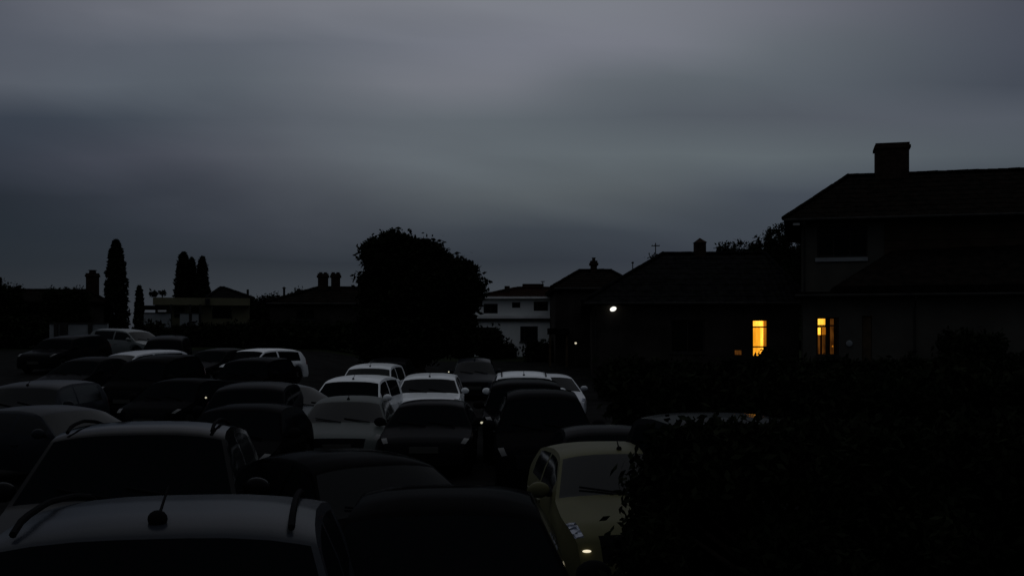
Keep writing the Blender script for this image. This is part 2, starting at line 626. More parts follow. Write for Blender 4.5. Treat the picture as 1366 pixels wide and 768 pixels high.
def bush(name, label, px0, px1, py_top, d, group=None, leaf=.12, mat='leaf', depth=None, n=None, cat='bush', lumps=5, zb=None):
    x0, x1 = X(px0, d), X(px1, d)
    top = Z(py_top, d)
    xc = (x0 + x1) / 2
    z0 = ground_z(xc, min(d, 95)) if zb is None else zb
    w = x1 - x0
    h = top - z0
    dep = depth or min(w, 2.5)
    lobes = []
    for k in range(lumps):
        f = (k + .5) / lumps - .5
        rx = max(w / lumps * .75, .25)
        rz = h * random.uniform(.40, .5)
        lobes.append((f * (w - rx * .6), random.uniform(-.2, .2) * dep, z0 + rz * .95 + (h - 2 * rz) * random.uniform(.1, 1), rx, rz))
    k = n or int(max(40, 60 * w * h / max(leaf * 8, .4)))
    return tree(name, label, xc, d, lobes, k, 26, max(leaf * 1.3, .1), leaf, mat, h * .25, .07, group, cat, z0)


# the big tree in the middle of the picture
D = 50.0


def L_(px, py, rpx, rzpx, dy=0.0):
    return (X(px, D) - X(556, D), dy, Z(py, D), rpx / F * D, rzpx / F * D)


tree('broadleaf_tree', 'large dark round crowned tree standing left of the white house', X(556, D), D,
     [L_(522, 352, 33, 34), L_(552, 356, 40, 34, .4), L_(590, 378, 34, 36, -.3), L_(612, 392, 25, 32), L_(510, 385, 26, 36, .2),
      L_(550, 400, 56, 45, .3), L_(592, 432, 32, 40, .1), L_(512, 432, 30, 42), L_(552, 445, 54, 40), L_(494, 452, 20, 30), L_(618, 448, 18, 30), L_(510, 335, 18, 15), L_(521, 325, 12, 10), L_(540, 329, 14, 11), L_(572, 339, 14, 12), L_(600, 368, 18, 15),
      L_(622, 372, 13, 14), L_(603, 360, 14, 10)] +
     [L_(px_, py_ + 3, 8, 7, random.uniform(-.6, .6)) for px_, py_ in ((491, 334), (499, 324), (512, 317), (527, 316), (545, 322), (560, 325), (582, 331), (592, 344), (612, 351), (627, 358), (636, 374), (638, 389), (628, 404), (622, 420), (494, 342), (489, 368), (487, 395))],
     3600, 26, .155, .125, 'leaf_dark', 1.9, .3)

cypress('tall lone cypress rising beside the square chimney', 155, 320, 78, 30, None)
G3 = 'cypress trees standing behind the yellow house'
cypress('tallest left cypress of the clump behind the yellow house', 245, 336, 80, 27, G3)
cypress('short slim cypress in the middle of the clump of three', 256, 344, 81, 17, G3)
cypress('right hand cypress of the clump beside the yellow house roof', 270, 342, 79.5, 21, G3)
cypress('small thin conifer between the lone cypress and the yellow house', 186, 381, 74, 13, None)

GB = 'bushes and trees along the skyline'
bush('bush', 'dark rounded tree at the far left edge of the skyline', -14, 28, 369, 72, GB, .11, 'leaf_dark', lumps=4)
bush('bush', 'low dark bush hiding the far left ridge beside the square chimney', 58, 116, 378, 70, GB, .11, 'leaf_dark', lumps=6)
bush('bush', 'small dark bush on the skyline left of the pointed roof vent', 352, 372, 391, 88, GB, .12, 'leaf_dark', lumps=3)
bush('bush', 'low dark bush right of the yellow house against the sky', 326, 356, 393, 84, GB, .12, 'leaf_dark', lumps=4)
bush('bush', 'dark bush growing behind the slope of the twin chimney roof', 386, 424, 381.5, 76, GB, .11, 'leaf_dark', lumps=5)
bush('bush', 'spiky tuft on the ridge beside the television aerial', 866, 890, 331, 58, GB, .09, 'leaf_dark', lumps=3)
GH = 'trees on the hillside behind the right hand roofs'
for k, (a, b, c, dd, lab) in enumerate([
        (960, 981, 326, 92, 'lowest spiky tree at the left foot of the hillside'),
        (976, 992, 324, 95, 'narrow dark tree second from the foot of the hillside'),
        (985, 1003, 320, 98, 'rounded dark tree standing third up the hillside'),
        (997, 1022, 317, 100, 'broad dark tree halfway up the hillside'),
        (1012, 1038, 307, 104, 'dark tree above the broad one on the hillside'),
        (1026, 1050, 300, 108, 'tall bushy tree on the hillside near the big eave'),
        (1040, 1075, 294, 110, 'highest dark tree on the hillside touching the big eave'),
        (1000, 1062, 330, 96, 'wide low thicket at the base of the hillside')]):
    bush('hillside_tree', lab, a - 3, b + 4, c - 7, dd, GH, .14, 'leaf_dark', lumps=5 if k < 7 else 9, n=650)

bush('bush', 'round clipped bush in front of the white house', 702, 762, 456, 58, None, .12, 'leaf_dark', lumps=5)
bush('bush', 'loose shrub climbing the left corner of the white house', 634, 668, 437, 60, None, .12, 'leaf_dark', lumps=4)
bush('bush', 'small shrub below the square window of the white house', 664, 686, 458, 61, None, .1, 'leaf_dark', lumps=3)
bush('hedge', 'long dark hedge below the yellow house', 188, 345, 434, 62, None, .15, 'leaf_dark', lumps=12, cat='hedge')
bush('hedge', 'dark hedge left of the big tree below the twin chimneys', 330, 480, 432, 60, None, .16, 'leaf_dark', lumps=11, cat='hedge')
bush('hedge', 'tall dark hedge at the far left behind the parked cars', -20, 66, 428, 60, None, .16, 'leaf_dark', lumps=8, cat='hedge')
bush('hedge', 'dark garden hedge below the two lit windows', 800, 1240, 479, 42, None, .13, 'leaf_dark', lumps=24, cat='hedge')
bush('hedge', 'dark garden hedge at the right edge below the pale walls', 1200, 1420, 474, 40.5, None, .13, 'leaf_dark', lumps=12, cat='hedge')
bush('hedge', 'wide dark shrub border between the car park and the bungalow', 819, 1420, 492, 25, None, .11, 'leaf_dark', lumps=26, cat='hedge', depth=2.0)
bush('bush', 'leafy shrub covering the lower corner of the bright lit window', 1012, 1034, 465, 43.5, None, .09, 'leaf_dark', lumps=4)
bush('bush', 'spiky shrub before the pale wall at the right edge', 1262, 1330, 437, 41.5, None, .12, 'leaf_dark', lumps=5)


# big hedge in the right foreground
def near_hedge():
    d = 6.6
    lobes = []
    edge = [(912, 590), (906, 602), (908, 614), (892, 632), (862, 654), (822, 652), (816, 675), (812, 700), (806, 735), (812, 765)]
    xb, zb = 1.95, 0.0
    for px, py in edge:                                    # left flank of the shrub
        rr = random.uniform(24, 34)
        lobes.append((X(px + rr + 26, d) - xb, random.uniform(-.2, .2), Z(py + 10, d), rr / F * d, rr / F * d * 1.1))
    for k in range(34):
        px = random.uniform(940, 1440)
        dy = random.uniform(-.3, .7)
        top = 592 + 10 * math.sin(px * .03)
        py = random.uniform(top + 55, 900)
        rr = random.uniform(50, 75)
        lobes.append((X(px, d) - xb, dy, Z(py, d), rr / F * d, rr / F * d))
    for k in range(16):
        px = 915 + k * 35
        lobes.append((X(px, d) - xb, random.uniform(-.2, .4), Z(616 + random.uniform(-5, 5), d), .22, .21))
    tree('hedge', 'big dark leafy hedge filling the right foreground', xb, d, lobes, 5200, 24, .055, .036, 'leaf_dark', .8, .06, None, 'hedge', -.22)


near_hedge()


# ------------------------------------------------------------------ buildings
class House:
    """local frame: x along the facade to the right, y back into the house, origin at the facade's front left ground corner"""

    def __init__(self, name, label, cat, px_left, d, yaw, zg=None, group=None):
        self.p0 = Vector((X(px_left, d), d))
        self.yaw = R(yaw)
        self.ax = Vector((math.cos(self.yaw), -math.sin(self.yaw)))
        self.ay = Vector((math.sin(self.yaw), math.cos(self.yaw)))
        self.zg = ground_z(self.p0.x, min(d, 95)) if zg is None else zg
        self.root = thing(name, label, cat, (self.p0.x, self.p0.y, self.zg), -self.yaw, group)

    def at(self, px, py=None, ly=0.0):
        """facade coordinate (and local height) of a photo pixel on the plane ly behind the facade"""
        u = (px - CX) / F
        o = self.p0 + self.ay * ly
        # t*(u,1) = o + s*ax
        det = u * (-self.ax.y) - 1 * (-self.ax.x)
        t = (o.x * (-self.ax.y) - o.y * (-self.ax.x)) / det
        s = (u * o.y - o.x) / (self.ax.x - u * self.ax.y)
        if py is None:
            return s
        return s, CH + (HY - py) / F * t - self.zg

    def part(self, name, bm, mat, parent=None, label=None):
        o = obj(name, bm, mat, parent or self.root)
        if label:
            o['label'] = label
        return o


def facade(bm, x0, x1, z0, z1, holes, y=0.0, th=.22):
    xs = sorted({x0, x1} | {v for h in holes for v in h[:2] if x0 < v < x1})
    zs = sorted({z0, z1} | {v for h in holes for v in h[2:4] if z0 < v < z1})

    def hole(i, j):
        if not (0 <= i < len(xs) - 1 and 0 <= j < len(zs) - 1):
            return None
        cx_, cz_ = (xs[i] + xs[i + 1]) / 2, (zs[j] + zs[j + 1]) / 2
        return any(h[0] < cx_ < h[1] and h[2] < cz_ < h[3] for h in holes)
    cache = {}

    def V(a, b, c):
        k = (round(a, 4), round(b, 4), round(c, 4))
        if k not in cache:
            cache[k] = bm.verts.new(k)
        return cache[k]
    for i in range(len(xs) - 1):
        for j in range(len(zs) - 1):
            a, b, c, d = xs[i], xs[i + 1], zs[j], zs[j + 1]
            if hole(i, j):
                continue
            bm.faces.new((V(a, y, c), V(b, y, c), V(b, y, d), V(a, y, d)))
            bm.faces.new((V(a, y + th, c), V(a, y + th, d), V(b, y + th, d), V(b, y + th, c)))
            for di, dj, q in ((-1, 0, (a, c, a, d)), (1, 0, (b, d, b, c)), (0, -1, (b, c, a, c)), (0, 1, (a, d, b, d))):
                if hole(i + di, j + dj) in (True, None):
                    bm.faces.new((V(q[0], y, q[1]), V(q[2], y, q[3]), V(q[2], y + th, q[3]), V(q[0], y + th, q[1])))


def walls(bm, w, dep, h, holes, z0=-.4, x0=0.0, y0=0.0):
    facade(bm, x0, x0 + w, z0, h, holes, y0)
    box(bm, (x0, y0 + .223, z0), (x0 + .22, y0 + dep, h))
    box(bm, (x0 + w - .22, y0 + .223, z0), (x0 + w, y0 + dep, h))
    box(bm, (x0 + .223, y0 + dep - .22, z0), (x0 + w - .223, y0 + dep, h))


def window(H, x0, x1, z0, z1, y=0.0, frame='white_trim', bars_v=(.5,), bars_h=(), sill=True, pane_mat='glass_house', lit=None, label=None):
    bm = bmesh.new()
    f = .06
    yy0, yy1 = y + .07, y + .14
    box(bm, (x0 + .004, yy0, z0 + .004), (x1 - .004, yy1, z0 + f))
    box(bm, (x0 + .004, yy0, z1 - f), (x1 - .004, yy1, z1 - .004))
    box(bm, (x0 + .004, yy0, z0 + f), (x0 + f, yy1, z1 - f))
    box(bm, (x1 - f, yy0, z0 + f), (x1 - .004, yy1, z1 - f))
    for v in bars_v:
        xm = x0 + (x1 - x0) * v
        box(bm, (xm - .022, yy0 + .008, z0 + f), (xm + .022, yy1 - .008, z1 - f))
    for v in bars_h:
        zm = z0 + (z1 - z0) * v
        box(bm, (x0 + f, yy0 + .004, zm - .03), (x1 - f, yy1 - .004, zm + .03))
    wn = H.part('window', bm, M[frame], None, label)
    if lit is None:
        bm = bmesh.new()
        box(bm, (x0 + f, y + .10, z0 + f), (x1 - f, y + .115, z1 - f))
        H.part('pane', bm, M[pane_mat], wn)
    else:
        for nm, a, b, c, d, dy, mt in lit:                # lit curtains and blinds hanging inside the room, as folded cloth
            bm = bmesh.new()
            n = 14
            xa, xb = x0 + (x1 - x0) * a, x0 + (x1 - x0) * b
            za, zb = z0 + (z1 - z0) * c, z0 + (z1 - z0) * d
            lo, hi = [], []
            for k in range(n + 1):
                xx = xa + (xb - xa) * k / n
                yv = y + dy + .012 * math.sin(k * 1.9)
                lo.append(bm.verts.new((xx, yv, za)))
                hi.append(bm.verts.new((xx, yv, zb)))
            for k in range(n):
                bm.faces.new((lo[k], lo[k + 1], hi[k + 1], hi[k]))
            bmesh.ops.solidify(bm, geom=bm.faces[:], thickness=.004)
            H.part(nm, bm, M[mt], wn)
    if sill:
        bm = bmesh.new()
        box(bm, (x0 - .06, y - .07, z0 - .07), (x1 + .06, y + .064, z0 - .003))
        H.part('sill', bm, M['white_trim'] if frame == 'white_trim' else M[frame], wn)
    return wn


def hip_roof(H, x0, x1, y0, y1, ze, r0, r1, zr, mat, o=.5, yr=None, caps=True, th=.14, name='roof'):
    ym = (y0 + y1) / 2 if yr is None else yr
    bm = bmesh.new()
    E = [(x0 - o, y0 - o, ze), (x1 + o, y0 - o, ze), (x1 + o, y1 + o, ze), (x0 - o, y1 + o, ze)]
    Rr = [(r0, ym, zr), (r1, ym, zr)]
    # tile courses as real steps on the front and side slopes
    n = 9
    rows = []
    for k in range(n + 1):
        t = k / n
        row = [Vector(E[0]).lerp(Vector(Rr[0]), t), Vector(E[1]).lerp(Vector(Rr[1]), t), Vector(E[2]).lerp(Vector(Rr[1]), t), Vector(E[3]).lerp(Vector(Rr[0]), t)]
        rows.append(row)
    vr = []
    for k in range(n):
        a = [bm.verts.new(v + Vector((0, 0, .02))) for v in rows[k]]
        b = [bm.verts.new(v + Vector((0, 0, .0))) for v in rows[k + 1]]
        vr.append((a, b))
        for i in range(4):
            j = (i + 1) % 4
            if (rows[k + 1][i] - rows[k + 1][j]).length < 1e-4:
                bm.faces.new((a[i], a[j], b[i]))
            else:
                bm.faces.new((a[i], a[j], b[j], b[i]))
        if k:
            pb = vr[k - 1][1]
            for i in range(4):
                j = (i + 1) % 4
                bm.faces.new((pb[i], pb[j], a[j], a[i]))
    lo = [bm.verts.new(Vector(v) - Vector((0, 0, th))) for v in E]
    a0 = vr[0][0]
    for i in range(4):
        j = (i + 1) % 4
        bm.faces.new((lo[i], lo[j], a0[j], a0[i]))
    bm.faces.new(lo[::-1])
    rf = H.part(name, bm, M[mat])
    if caps:
        bm = bmesh.new()
        lines = [(Rr[0], Rr[1]), (E[0], Rr[0]), (E[1], Rr[1]), (E[3], Rr[0]), (E[2], Rr[1])]
        for p, q in lines:
            p, q = Vector(p), Vector(q)
            ln = (q - p).length
            if ln < .2:
                continue
            m_ = max(1, int(ln / .42))
            for k in range(m_):
                a = p.lerp(q, k / m_) + Vector((0, 0, .03))
                b = p.lerp(q, (k + 1.12) / m_) + Vector((0, 0, .05 + random.uniform(-.012, .02)))
                tube(bm, [a, b], [.115, .09], 8)
        H.part('ridge_tiles', bm, M[mat], rf)
    return rf


def chimney(H, rf, x, y, w, dpt, z0, z1, mat='brick_dark', pots=2, cap=True, pyramid=False):
    bm = bmesh.new()
    box(bm, (x - w / 2, y - dpt / 2, z0), (x + w / 2, y + dpt / 2, z1 - (.12 if cap else -.02)))
    if cap:
        box(bm, (x - w / 2 - .07, y - dpt / 2 - .07, z1 - .25), (x + w / 2 + .07, y + dpt / 2 + .07, z1 - .12))
        box(bm, (x - w / 2 - .02, y - dpt / 2 - .02, z1 - .118), (x + w / 2 + .02, y + dpt / 2 + .02, z1))
    if pyramid:
        vs = [bm.verts.new(v) for v in ((x - w / 2 - .05, y - dpt / 2 - .05, z1), (x + w / 2 + .05, y - dpt / 2 - .05, z1), (x + w / 2 + .05, y + dpt / 2 + .05, z1), (x - w / 2 - .05, y + dpt / 2 + .05, z1))]
        t = bm.verts.new((x, y, z1 + w * .45))
        for i in range(4):
            bm.faces.new((vs[i], vs[(i + 1) % 4], t))
        bm.faces.new(vs[::-1])
    ch = H.part('chimney', bm, M[mat], rf)
    return ch


def pots(H, rf, x, y, z, n, sp, h, r=.11):
    for k in range(n):
        bm = bmesh.new()
        xx = x + (k - (n - 1) / 2) * sp
        tube(bm, [(xx, y, z - .02), (xx, y, z + h * .8), (xx, y, z + h * .82), (xx, y, z + h)], [r, r * .85, r * 1.15, r * 1.1], 10)
        H.part('chimney_pot', bm, M['brick_dark'], rf)


def gutter(H, x0, x1, y, z, mat='dark_trim', downs=()):
    bm = bmesh.new()
    tube(bm, [(x0, y, z), (x1, y, z)], .055, 8)
    g = H.part('gutter', bm, M[mat])
    for x, zb, yw in downs:
        bm = bmesh.new()
        tube(bm, [(x, y, z - .03), (x, y + .02, z - .15), (x, yw - .06, z - .55), (x, yw - .06, zb)], .04, 8)
        H.part('downpipe', bm, M[mat], g)
    return g


def aerial(px, py_top, py_bot, d, label, arms):
    x = X(px, d)
    zt, zb = Z(py_top, d), Z(py_bot, d)
    t = thing('television_aerial', label, 'aerial', (x, d, zb), 0, 'aerials on the roofs')
    bm = bmesh.new()
    tube(bm, [(0, 0, -.4), (0, 0, zt - zb)], .028, 6)
    obj('mast', bm, M['dark_trim'], t)
    bm = bmesh.new()
    for f, w in arms:
        zz = (zt - zb) * f
        tube(bm, [(-w, .0, zz), (w, 0, zz)], .024, 6)
        for q in (-.8, -.3, .3, .8):
            tube(bm, [(q * w, -.22, zz + .03), (q * w, .22, zz + .03)], .012, 5)
    obj('antenna_rods', bm, M['dark_trim'], t)
    return t


# ---- large house on the right with one lit window
H = House('house', 'large two storey house with a big square chimney at the right edge', 'house', 1069, 47, 15, .75)
wr = 13.0
s_w0, zw1 = H.at(1090, 302)
s_w1, zw0 = H.at(1157, 342)
_, ze = H.at(1069, 294)
bm = bmesh.new()
walls(bm, wr, 9.0, ze, [(s_w0, s_w1, zw0, zw1)])
H.part('wall', bm, M['render_cream'])
window(H, s_w0, s_w1, zw0, zw1, 0, 'dark_trim', (.33, .66), (.72,), sill=False)
bm = bmesh.new()
box(bm, (s_w0 - .08, -.09, zw0 - .19), (s_w1 + .02, -.003, zw0 - .03))
H.part('window_ledge', bm, M['grey_wall'])
s_c = H.at(1180)
bm = bmesh.new()
for k in range(14):                                          # dark timber boarding on the upper floor's right part
    zb = 2.6 + k * .32
    if zb + .3 < ze:
        box(bm, (s_c, -.07, zb), (wr - .01, -.003, zb + .305))
H.part('cladding', bm, M['cladding'])
s_r, zr = H.at(1131, 236, 4.5)
rf = hip_roof(H, 0, wr, 0, 9, ze, s_r, wr - 1.5, zr, 'tiles_dark', o=.72)
s_a, zc1 = H.at(1168, 193, 4.3)
s_b, _ = H.at(1212, 193, 4.3)
chimney(H, rf, (s_a + s_b) / 2, 4.6, s_b - s_a, 1.3, zr - .6, zc1, 'brick_dark')
gutter(H, -.7, wr + .6, -.78, ze - .05, 'dark_trim', [(.12, 3.2, 0)])
bm = bmesh.new()                                             # pale bracket below the eave's corner
box(bm, (-.34, -.62, ze - .26), (-.06, -.5, ze - .16))
H.part('eave_bracket', bm, M['white_trim'])
# ground floor wing in front
wy = -2.6
s0 = H.at(1071, None, wy)
_, zl = H.at(1100, 388, wy)
win = []
a0, zt = H.at(1089, 423, wy)
a1, zb_ = H.at(1119, 474, wy)
win.append((a0, a1, zb_, zt))
b0 = H.at(1150, None, wy)
b1 = H.at(1163, None, wy)
win.append((b0, b1, -.3, zt + .05))
bm = bmesh.new()
facade(bm, s0, wr, -.4, zl - .25, win, wy)
box(bm, (s0, wy + .223, -.4), (s0 + .22, -.01, zl - .25))
box(bm, (wr - .22, wy + .223, -.4), (wr, -.01, zl - .25))
H.part('wall', bm, M['render_cream'])
window(H, a0, a1, zb_, zt, wy, 'dark_trim', (.46,), (.78,), sill=True, label='window lit amber behind part drawn curtains', lit=[
    ('curtain', .04, .40, .76, .99, .30, 'glow_bright'), ('curtain', .06, .20, .54, .73, .34, 'glow_bright'), ('curtain', .25, .42, .54, .74, .32, 'glow_brown'),
    ('curtain', .05, .17, .02, .53, .36, 'glow_dim'), ('curtain', .26, .40, .02, .52, .33, 'glow_dim'), ('curtain', .62, .78, .02, .98, .40, 'glow_dim'),
    ('lampshade', .70, .76, .22, .26, .30, 'glow_brown')])
bm = bmesh.new()                                             # front door beside the window
box(bm, (b0 + .02, wy + .08, -.3), (b1 - .02, wy + .13, zt))
dr = H.part('door', bm, M['timber'])
bm = bmesh.new()
tube(bm, [(b0 + .12, wy + .03, .85), (b0 + .12, wy + .03, 1.05)], .015, 6)
H.part('handle', bm, M['chrome'], dr)
# shallow wing roof and the steep hip above it
bm = bmesh.new()
box(bm, (s0 - .35, wy - .55, zl - .25), (wr + .3, -.075, zl - .05))
H.part('porch_roof', bm, M['tiles_dark'])
sh0, zh0 = H.at(1112, 384, -1.6)
sh1, zh1 = H.at(1190, 334, -.2)
bm = bmesh.new()
A = [(sh0, wy - .5, zh0), (wr + .3, wy - .5, zh0), (wr + .3, -.08, zh1 + .25), (sh1, -.08, zh1), (sh0 - .1, -.08, zh0)]
vs = [bm.verts.new(v) for v in A]
lo = [bm.verts.new((v[0], v[1], zl - .04)) for v in A]
bm.faces.new((vs[0], vs[1], vs[2], vs[3]))
bm.faces.new((vs[0], vs[3], vs[4]))
for i in range(5):
    j = (i + 1) % 5
    bm.faces.new((lo[i], lo[j], vs[j], vs[i]))
bm.faces.new(lo[::-1])
H.part('wing_roof', bm, M['tiles_dark'])
gutter(H, s0 - .3, wr, wy - .6, zl - .2, 'dark_trim', [(H.at(1220, None, wy), 0, wy)])
bm = bmesh.new()
sm, zm = H.at(1133, 458, wy)
ellipsoid(bm, (sm, wy - .05, zm), (.13, .05, .13), 14, 10)
H.part('wall_lamp', bm, M['grey_wall'])
# ---- bungalow with the brightly lit window
H = House('bungalow', 'dark low house with a ridge chimney and one bright amber window', 'house', 790, 50, 3, .9)
wb = H.at(1066)
_, ze = H.at(900, 403)
c0, zt = H.at(1001.5, 426)
c1, zb_ = H.at(1025.5, 476)
d0, d1 = H.at(895), H.at(940)
bm = bmesh.new()
walls(bm, wb, 9.0, ze, [(c0, c1, zb_, zt), (d0, d1, zb_ + .2, zt)])
H.part('wall', bm, M['render_dark'])
window(H, c0, c1, zb_, zt, 0, 'dark_trim', (), (.27, .80), sill=True, label='window glowing bright amber with two dark crossbars', lit=[
    ('curtain', .20, .64, .02, .98, .34, 'glow_amber'), ('curtain', .60, .76, .02, .985, .30, 'glow_bright'), ('curtain', .76, .95, .26, .99, .38, 'glow_brown'),
    ('curtain', .05, .12, .02, .98, .40, 'glow_dim'), ('blind', .18, .74, .80, .985, .26, 'glow_bright')])
window(H, d0, d1, zb_ + .2, zt, 0, 'dark_trim', (.5,), (), sill=True)
r0, zr = H.at(884, 339.5, 4.5)
r1, _ = H.at(1020, 339.5, 4.5)
rf = hip_roof(H, 0, wb, 0, 9, ze, r0, r1, zr, 'tiles_grey', o=.45)
k0, kz = H.at(926, 324, 4.5)
k1, _ = H.at(941, 324, 4.5)
chimney(H, rf, (k0 + k1) / 2, 4.5, k1 - k0, .6, zr - .4, kz, 'brick_dark', cap=False, pyramid=True)
gutter(H, -.4, wb + .3, -.5, ze - .06, 'dark_trim', [(.15, 0, 0)])
# added glowing patch for light spilled low on the wall beside the lit window
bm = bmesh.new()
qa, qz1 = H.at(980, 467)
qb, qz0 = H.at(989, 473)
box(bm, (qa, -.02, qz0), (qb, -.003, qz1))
sw = H.part('spill_glow', bm, M['glow_dim'])
sw['label'] = 'dim brown painted patch of spilled window light low on the wall'
t = thing('wall_lamp', 'bright white lamp shining on the dark house wall', 'lamp', (X(818, 49.7), 49.7, Z(412, 49.7)))
bm = bmesh.new()
ellipsoid(bm, (0, 0, 0), (.15, .12, .10), 16, 10, Matrix.Rotation(R(-20), 4, 'Y'))
smooth(obj('bulb_cover', bm, M['glow_white'], t))
bm = bmesh.new()
tube(bm, [(0, .1, .02), (0, .36, .1)], .025, 6)
box(bm, (-.05, .31, .02), (.05, .36, .18))
obj('bracket', bm, M['dark_trim'], t)

# ---- dark house in the middle
H = House('house', 'dark house with a slim chimney between the white house and the bungalow', 'house', 741, 56, 0, 1.3)
wm = H.at(850)
_, ze = H.at(745, 384)
bm = bmesh.new()
e0, ez1 = H.at(775, 402)
e1, ez0 = H.at(797, 420)
walls(bm, wm, 8, ze, [(e0, e1, ez0, ez1)])
H.part('wall', bm, M['render_dark'])
window(H, e0, e1, ez0, ez1, 0, 'dark_trim', (.5,), ())
r0, zr = H.at(773, 362, 4)
r1, _ = H.at(815, 362, 4)
rf = hip_roof(H, 0, wm, 0, 8, ze, r0, r1, zr, 'tiles_dark', o=.2)
k0, kz = H.at(788, 348, 4)
k1, _ = H.at(796, 348, 4)
chimney(H, rf, (k0 + k1) / 2, 4, k1 - k0, .5, zr - .3, kz, 'brick_dark')
pots(H, rf, (k0 + k1) / 2, 4, kz, 1, .2, .18, .1)
gutter(H, -.1, wm, -.25, ze - .05, 'dark_trim', [(H.at(846), 0, 0)])
bm = bmesh.new()
p0_, pz = H.at(730, 438)
p1_, pz0 = H.at(757, 446)
box(bm, (p0_, -1.4, pz0), (p1_, -.005, pz))
H.part('porch_roof', bm, M['tiles_dark'])
bm = bmesh.new()
for xx in (p0_ + .1, p1_ - .1):
    box(bm, (xx - .05, -1.3, -.3), (xx + .05, -1.2, pz0 - .003))
H.part('porch_posts', bm, M['timber'])
t = thing('porch_light', 'tiny warm lamp beside the round clipped bush', 'lamp', (X(768, 54.2), 54.2, Z(457.5, 54.2)))
bm = bmesh.new()
ellipsoid(bm, (0, 0, 0), (.06, .06, .05), 12, 8)
smooth(obj('bulb', bm, M['glow_small'], t))
bm = bmesh.new()
tube(bm, [(0, .02, .04), (0, .02, .12)], .03, 8)
tube(bm, [(0, .02, -.05), (0, .02, Z(540, 54.2) - Z(457.5, 54.2) + .9)], .02, 8)
obj('stake', bm, M['dark_trim'], t)

# ---- white house
H = House('house', 'white rendered two storey house with a pale ledge between its floors', 'house', 632, 64, 0, 1.35)
ww = H.at(744)
_, ze = H.at(680, 398)
_, zl = H.at(680, 421)
ops = []
for (a, b, c, d) in ((645, 664, 405, 418), (683, 694, 403, 410.5), (712, 731, 402, 414.5), (694, 717.5, 435, 455.5), (636, 661, 436.5, 480)):
    q0, z1 = H.at(a, c)
    q1, z0 = H.at(b, d)
    ops.append((q0, q1, max(z0, .1), z1))
bm = bmesh.new()
walls(bm, ww, 8.5, ze, ops)
H.part('wall', bm, M['render_white'])
for k, (a, b, c, d) in enumerate(ops):
    window(H, a, b, c, d, 0, 'dark_trim', (.5,) if k in (0, 4) else ((.25,) if k > 1 else ()), (), sill=(k == 3))
bm = bmesh.new()
box(bm, (-.3, -.26, zl - .16), (ww + .1, -.004, zl))
H.part('ledge', bm, M['white_trim'])
bm = bmesh.new()
box(bm, (-.25, -.2, zl - .30), (ww + .05, -.008, zl - .163))  # dark strip puts the shade below the ledge into colour
H.part('ledge_shade', bm, M['dark_trim'])
bm = bmesh.new()
box(bm, (-.3, -.40, ze - .02), (ww + .2, -.1, ze + .1))
H.part('fascia', bm, M['white_trim'])
r0, zr = H.at(690, 385, 4.2)
r1, _ = H.at(735, 385, 4.2)
rf = hip_roof(H, .6, ww, .2, 8.5, ze + .105, r0, r1, zr, 'tiles_red', o=.3)
k0, kz = H.at(673, 382, 2.5)
k1, _ = H.at(680, 382, 2.5)
chimney(H, rf, (k0 + k1) / 2, 2.5, k1 - k0, .4, ze, kz, 'brick_dark', cap=False)
bm = bmesh.new()
k0, kz = H.at(697, 379, 5)
k1, kb = H.at(725, 392, 5)
box(bm, (k0, 4.5, kb), (k1, 6, kz))
H.part('roof_dormer', bm, M['tiles_red'], rf)
aerial(724, 375, 382, 68, 'short aerial pole above the white house', [(.9, .12)])

# ---- yellow house
H = House('house', 'low pale yellow house with a wide window and flat yellow fascia', 'house', 207, 70, -15, 2.3)
wy_ = H.at(333)
_, zf1 = H.at(250, 397.5)
_, zf0 = H.at(250, 407)
ops = []
for (a, b, c, d) in ((283, 309, 408.5, 425), (253, 266, 409, 428), (232, 246, 409, 424)):
    q0, z1 = H.at(a, c)
    q1, z0 = H.at(b, d)
    ops.append((q0, q1, z0, z1))
bm = bmesh.new()
walls(bm, wy_, 8, zf0, ops)
H.part('wall', bm, M['render_yellow'])
for k, (a, b, c, d) in enumerate(ops):
    window(H, a, b, c, d, 0, 'dark_trim', (.66,) if k == 0 else (), (), sill=False)
bm = bmesh.new()
box(bm, (-.1, -.75, zf0 - .01), (wy_, -.004, zf1))
H.part('fascia', bm, M['render_yellow'])
bm = bmesh.new()
bx0, bz1 = H.at(257, 397, -1)
box(bm, (H.at(274), -.95, zf0 + .02), (H.at(280), -.755, zf1 - .05), bev=.01)
H.part('floodlight', bm, M['dark_trim'])
q0, zq0 = H.at(275, 396, 4)
q1, _ = H.at(336, 396, 4)
qr, zr = H.at(294, 384.5, 4)
hip_roof(H, q0 + .3, q1 - .3, .5, 7.8, zf1 + .004, qr, qr + .25, zr, 'tiles_grey', o=.3)
bm = bmesh.new()
v0, vz = H.at(330.5, 386, 2)
tube(bm, [(v0, 2, zf1 - .2), (v0, 2, vz)], .08, 8)
H.part('flue', bm, M['dark_trim'])
# white terrace balustrade in front
bm = bmesh.new()
t0, tz1 = H.at(192, 418, -2.5)
t1, tz0 = H.at(271, 436, -2.5)
for (a, b) in ((192, 228), (240, 252), (256, 265)):
    box(bm, (H.at(a, None, -2.5), -2.62, tz0 - .6), (H.at(b, None, -2.5), -2.5, tz1))
H.part('terrace_wall', bm, M['grey_wall'])
bm = bmesh.new()
for a in (228, 253.5, 267):
    box(bm, (H.at(a, None, -2.5) - .06, -2.6, tz0 - .6), (H.at(a, None, -2.5) + .06, -2.48, zf0 - .02))
box(bm, (t0, -2.66, tz1 + .003), (t1, -2.46, tz1 + .06))
H.part('terrace_posts', bm, M['dark_trim'])
bm = bmesh.new()
g0, gz = H.at(192, 408, -1)
g1, gz2 = H.at(222, 413, -1)
box(bm, (g0, -2.4, gz2), (g1, -.2, gz))
H.part('awning', bm, M['tiles_grey'])
bm = bmesh.new()
g0, gz = H.at(211, 413.5, -2.6)
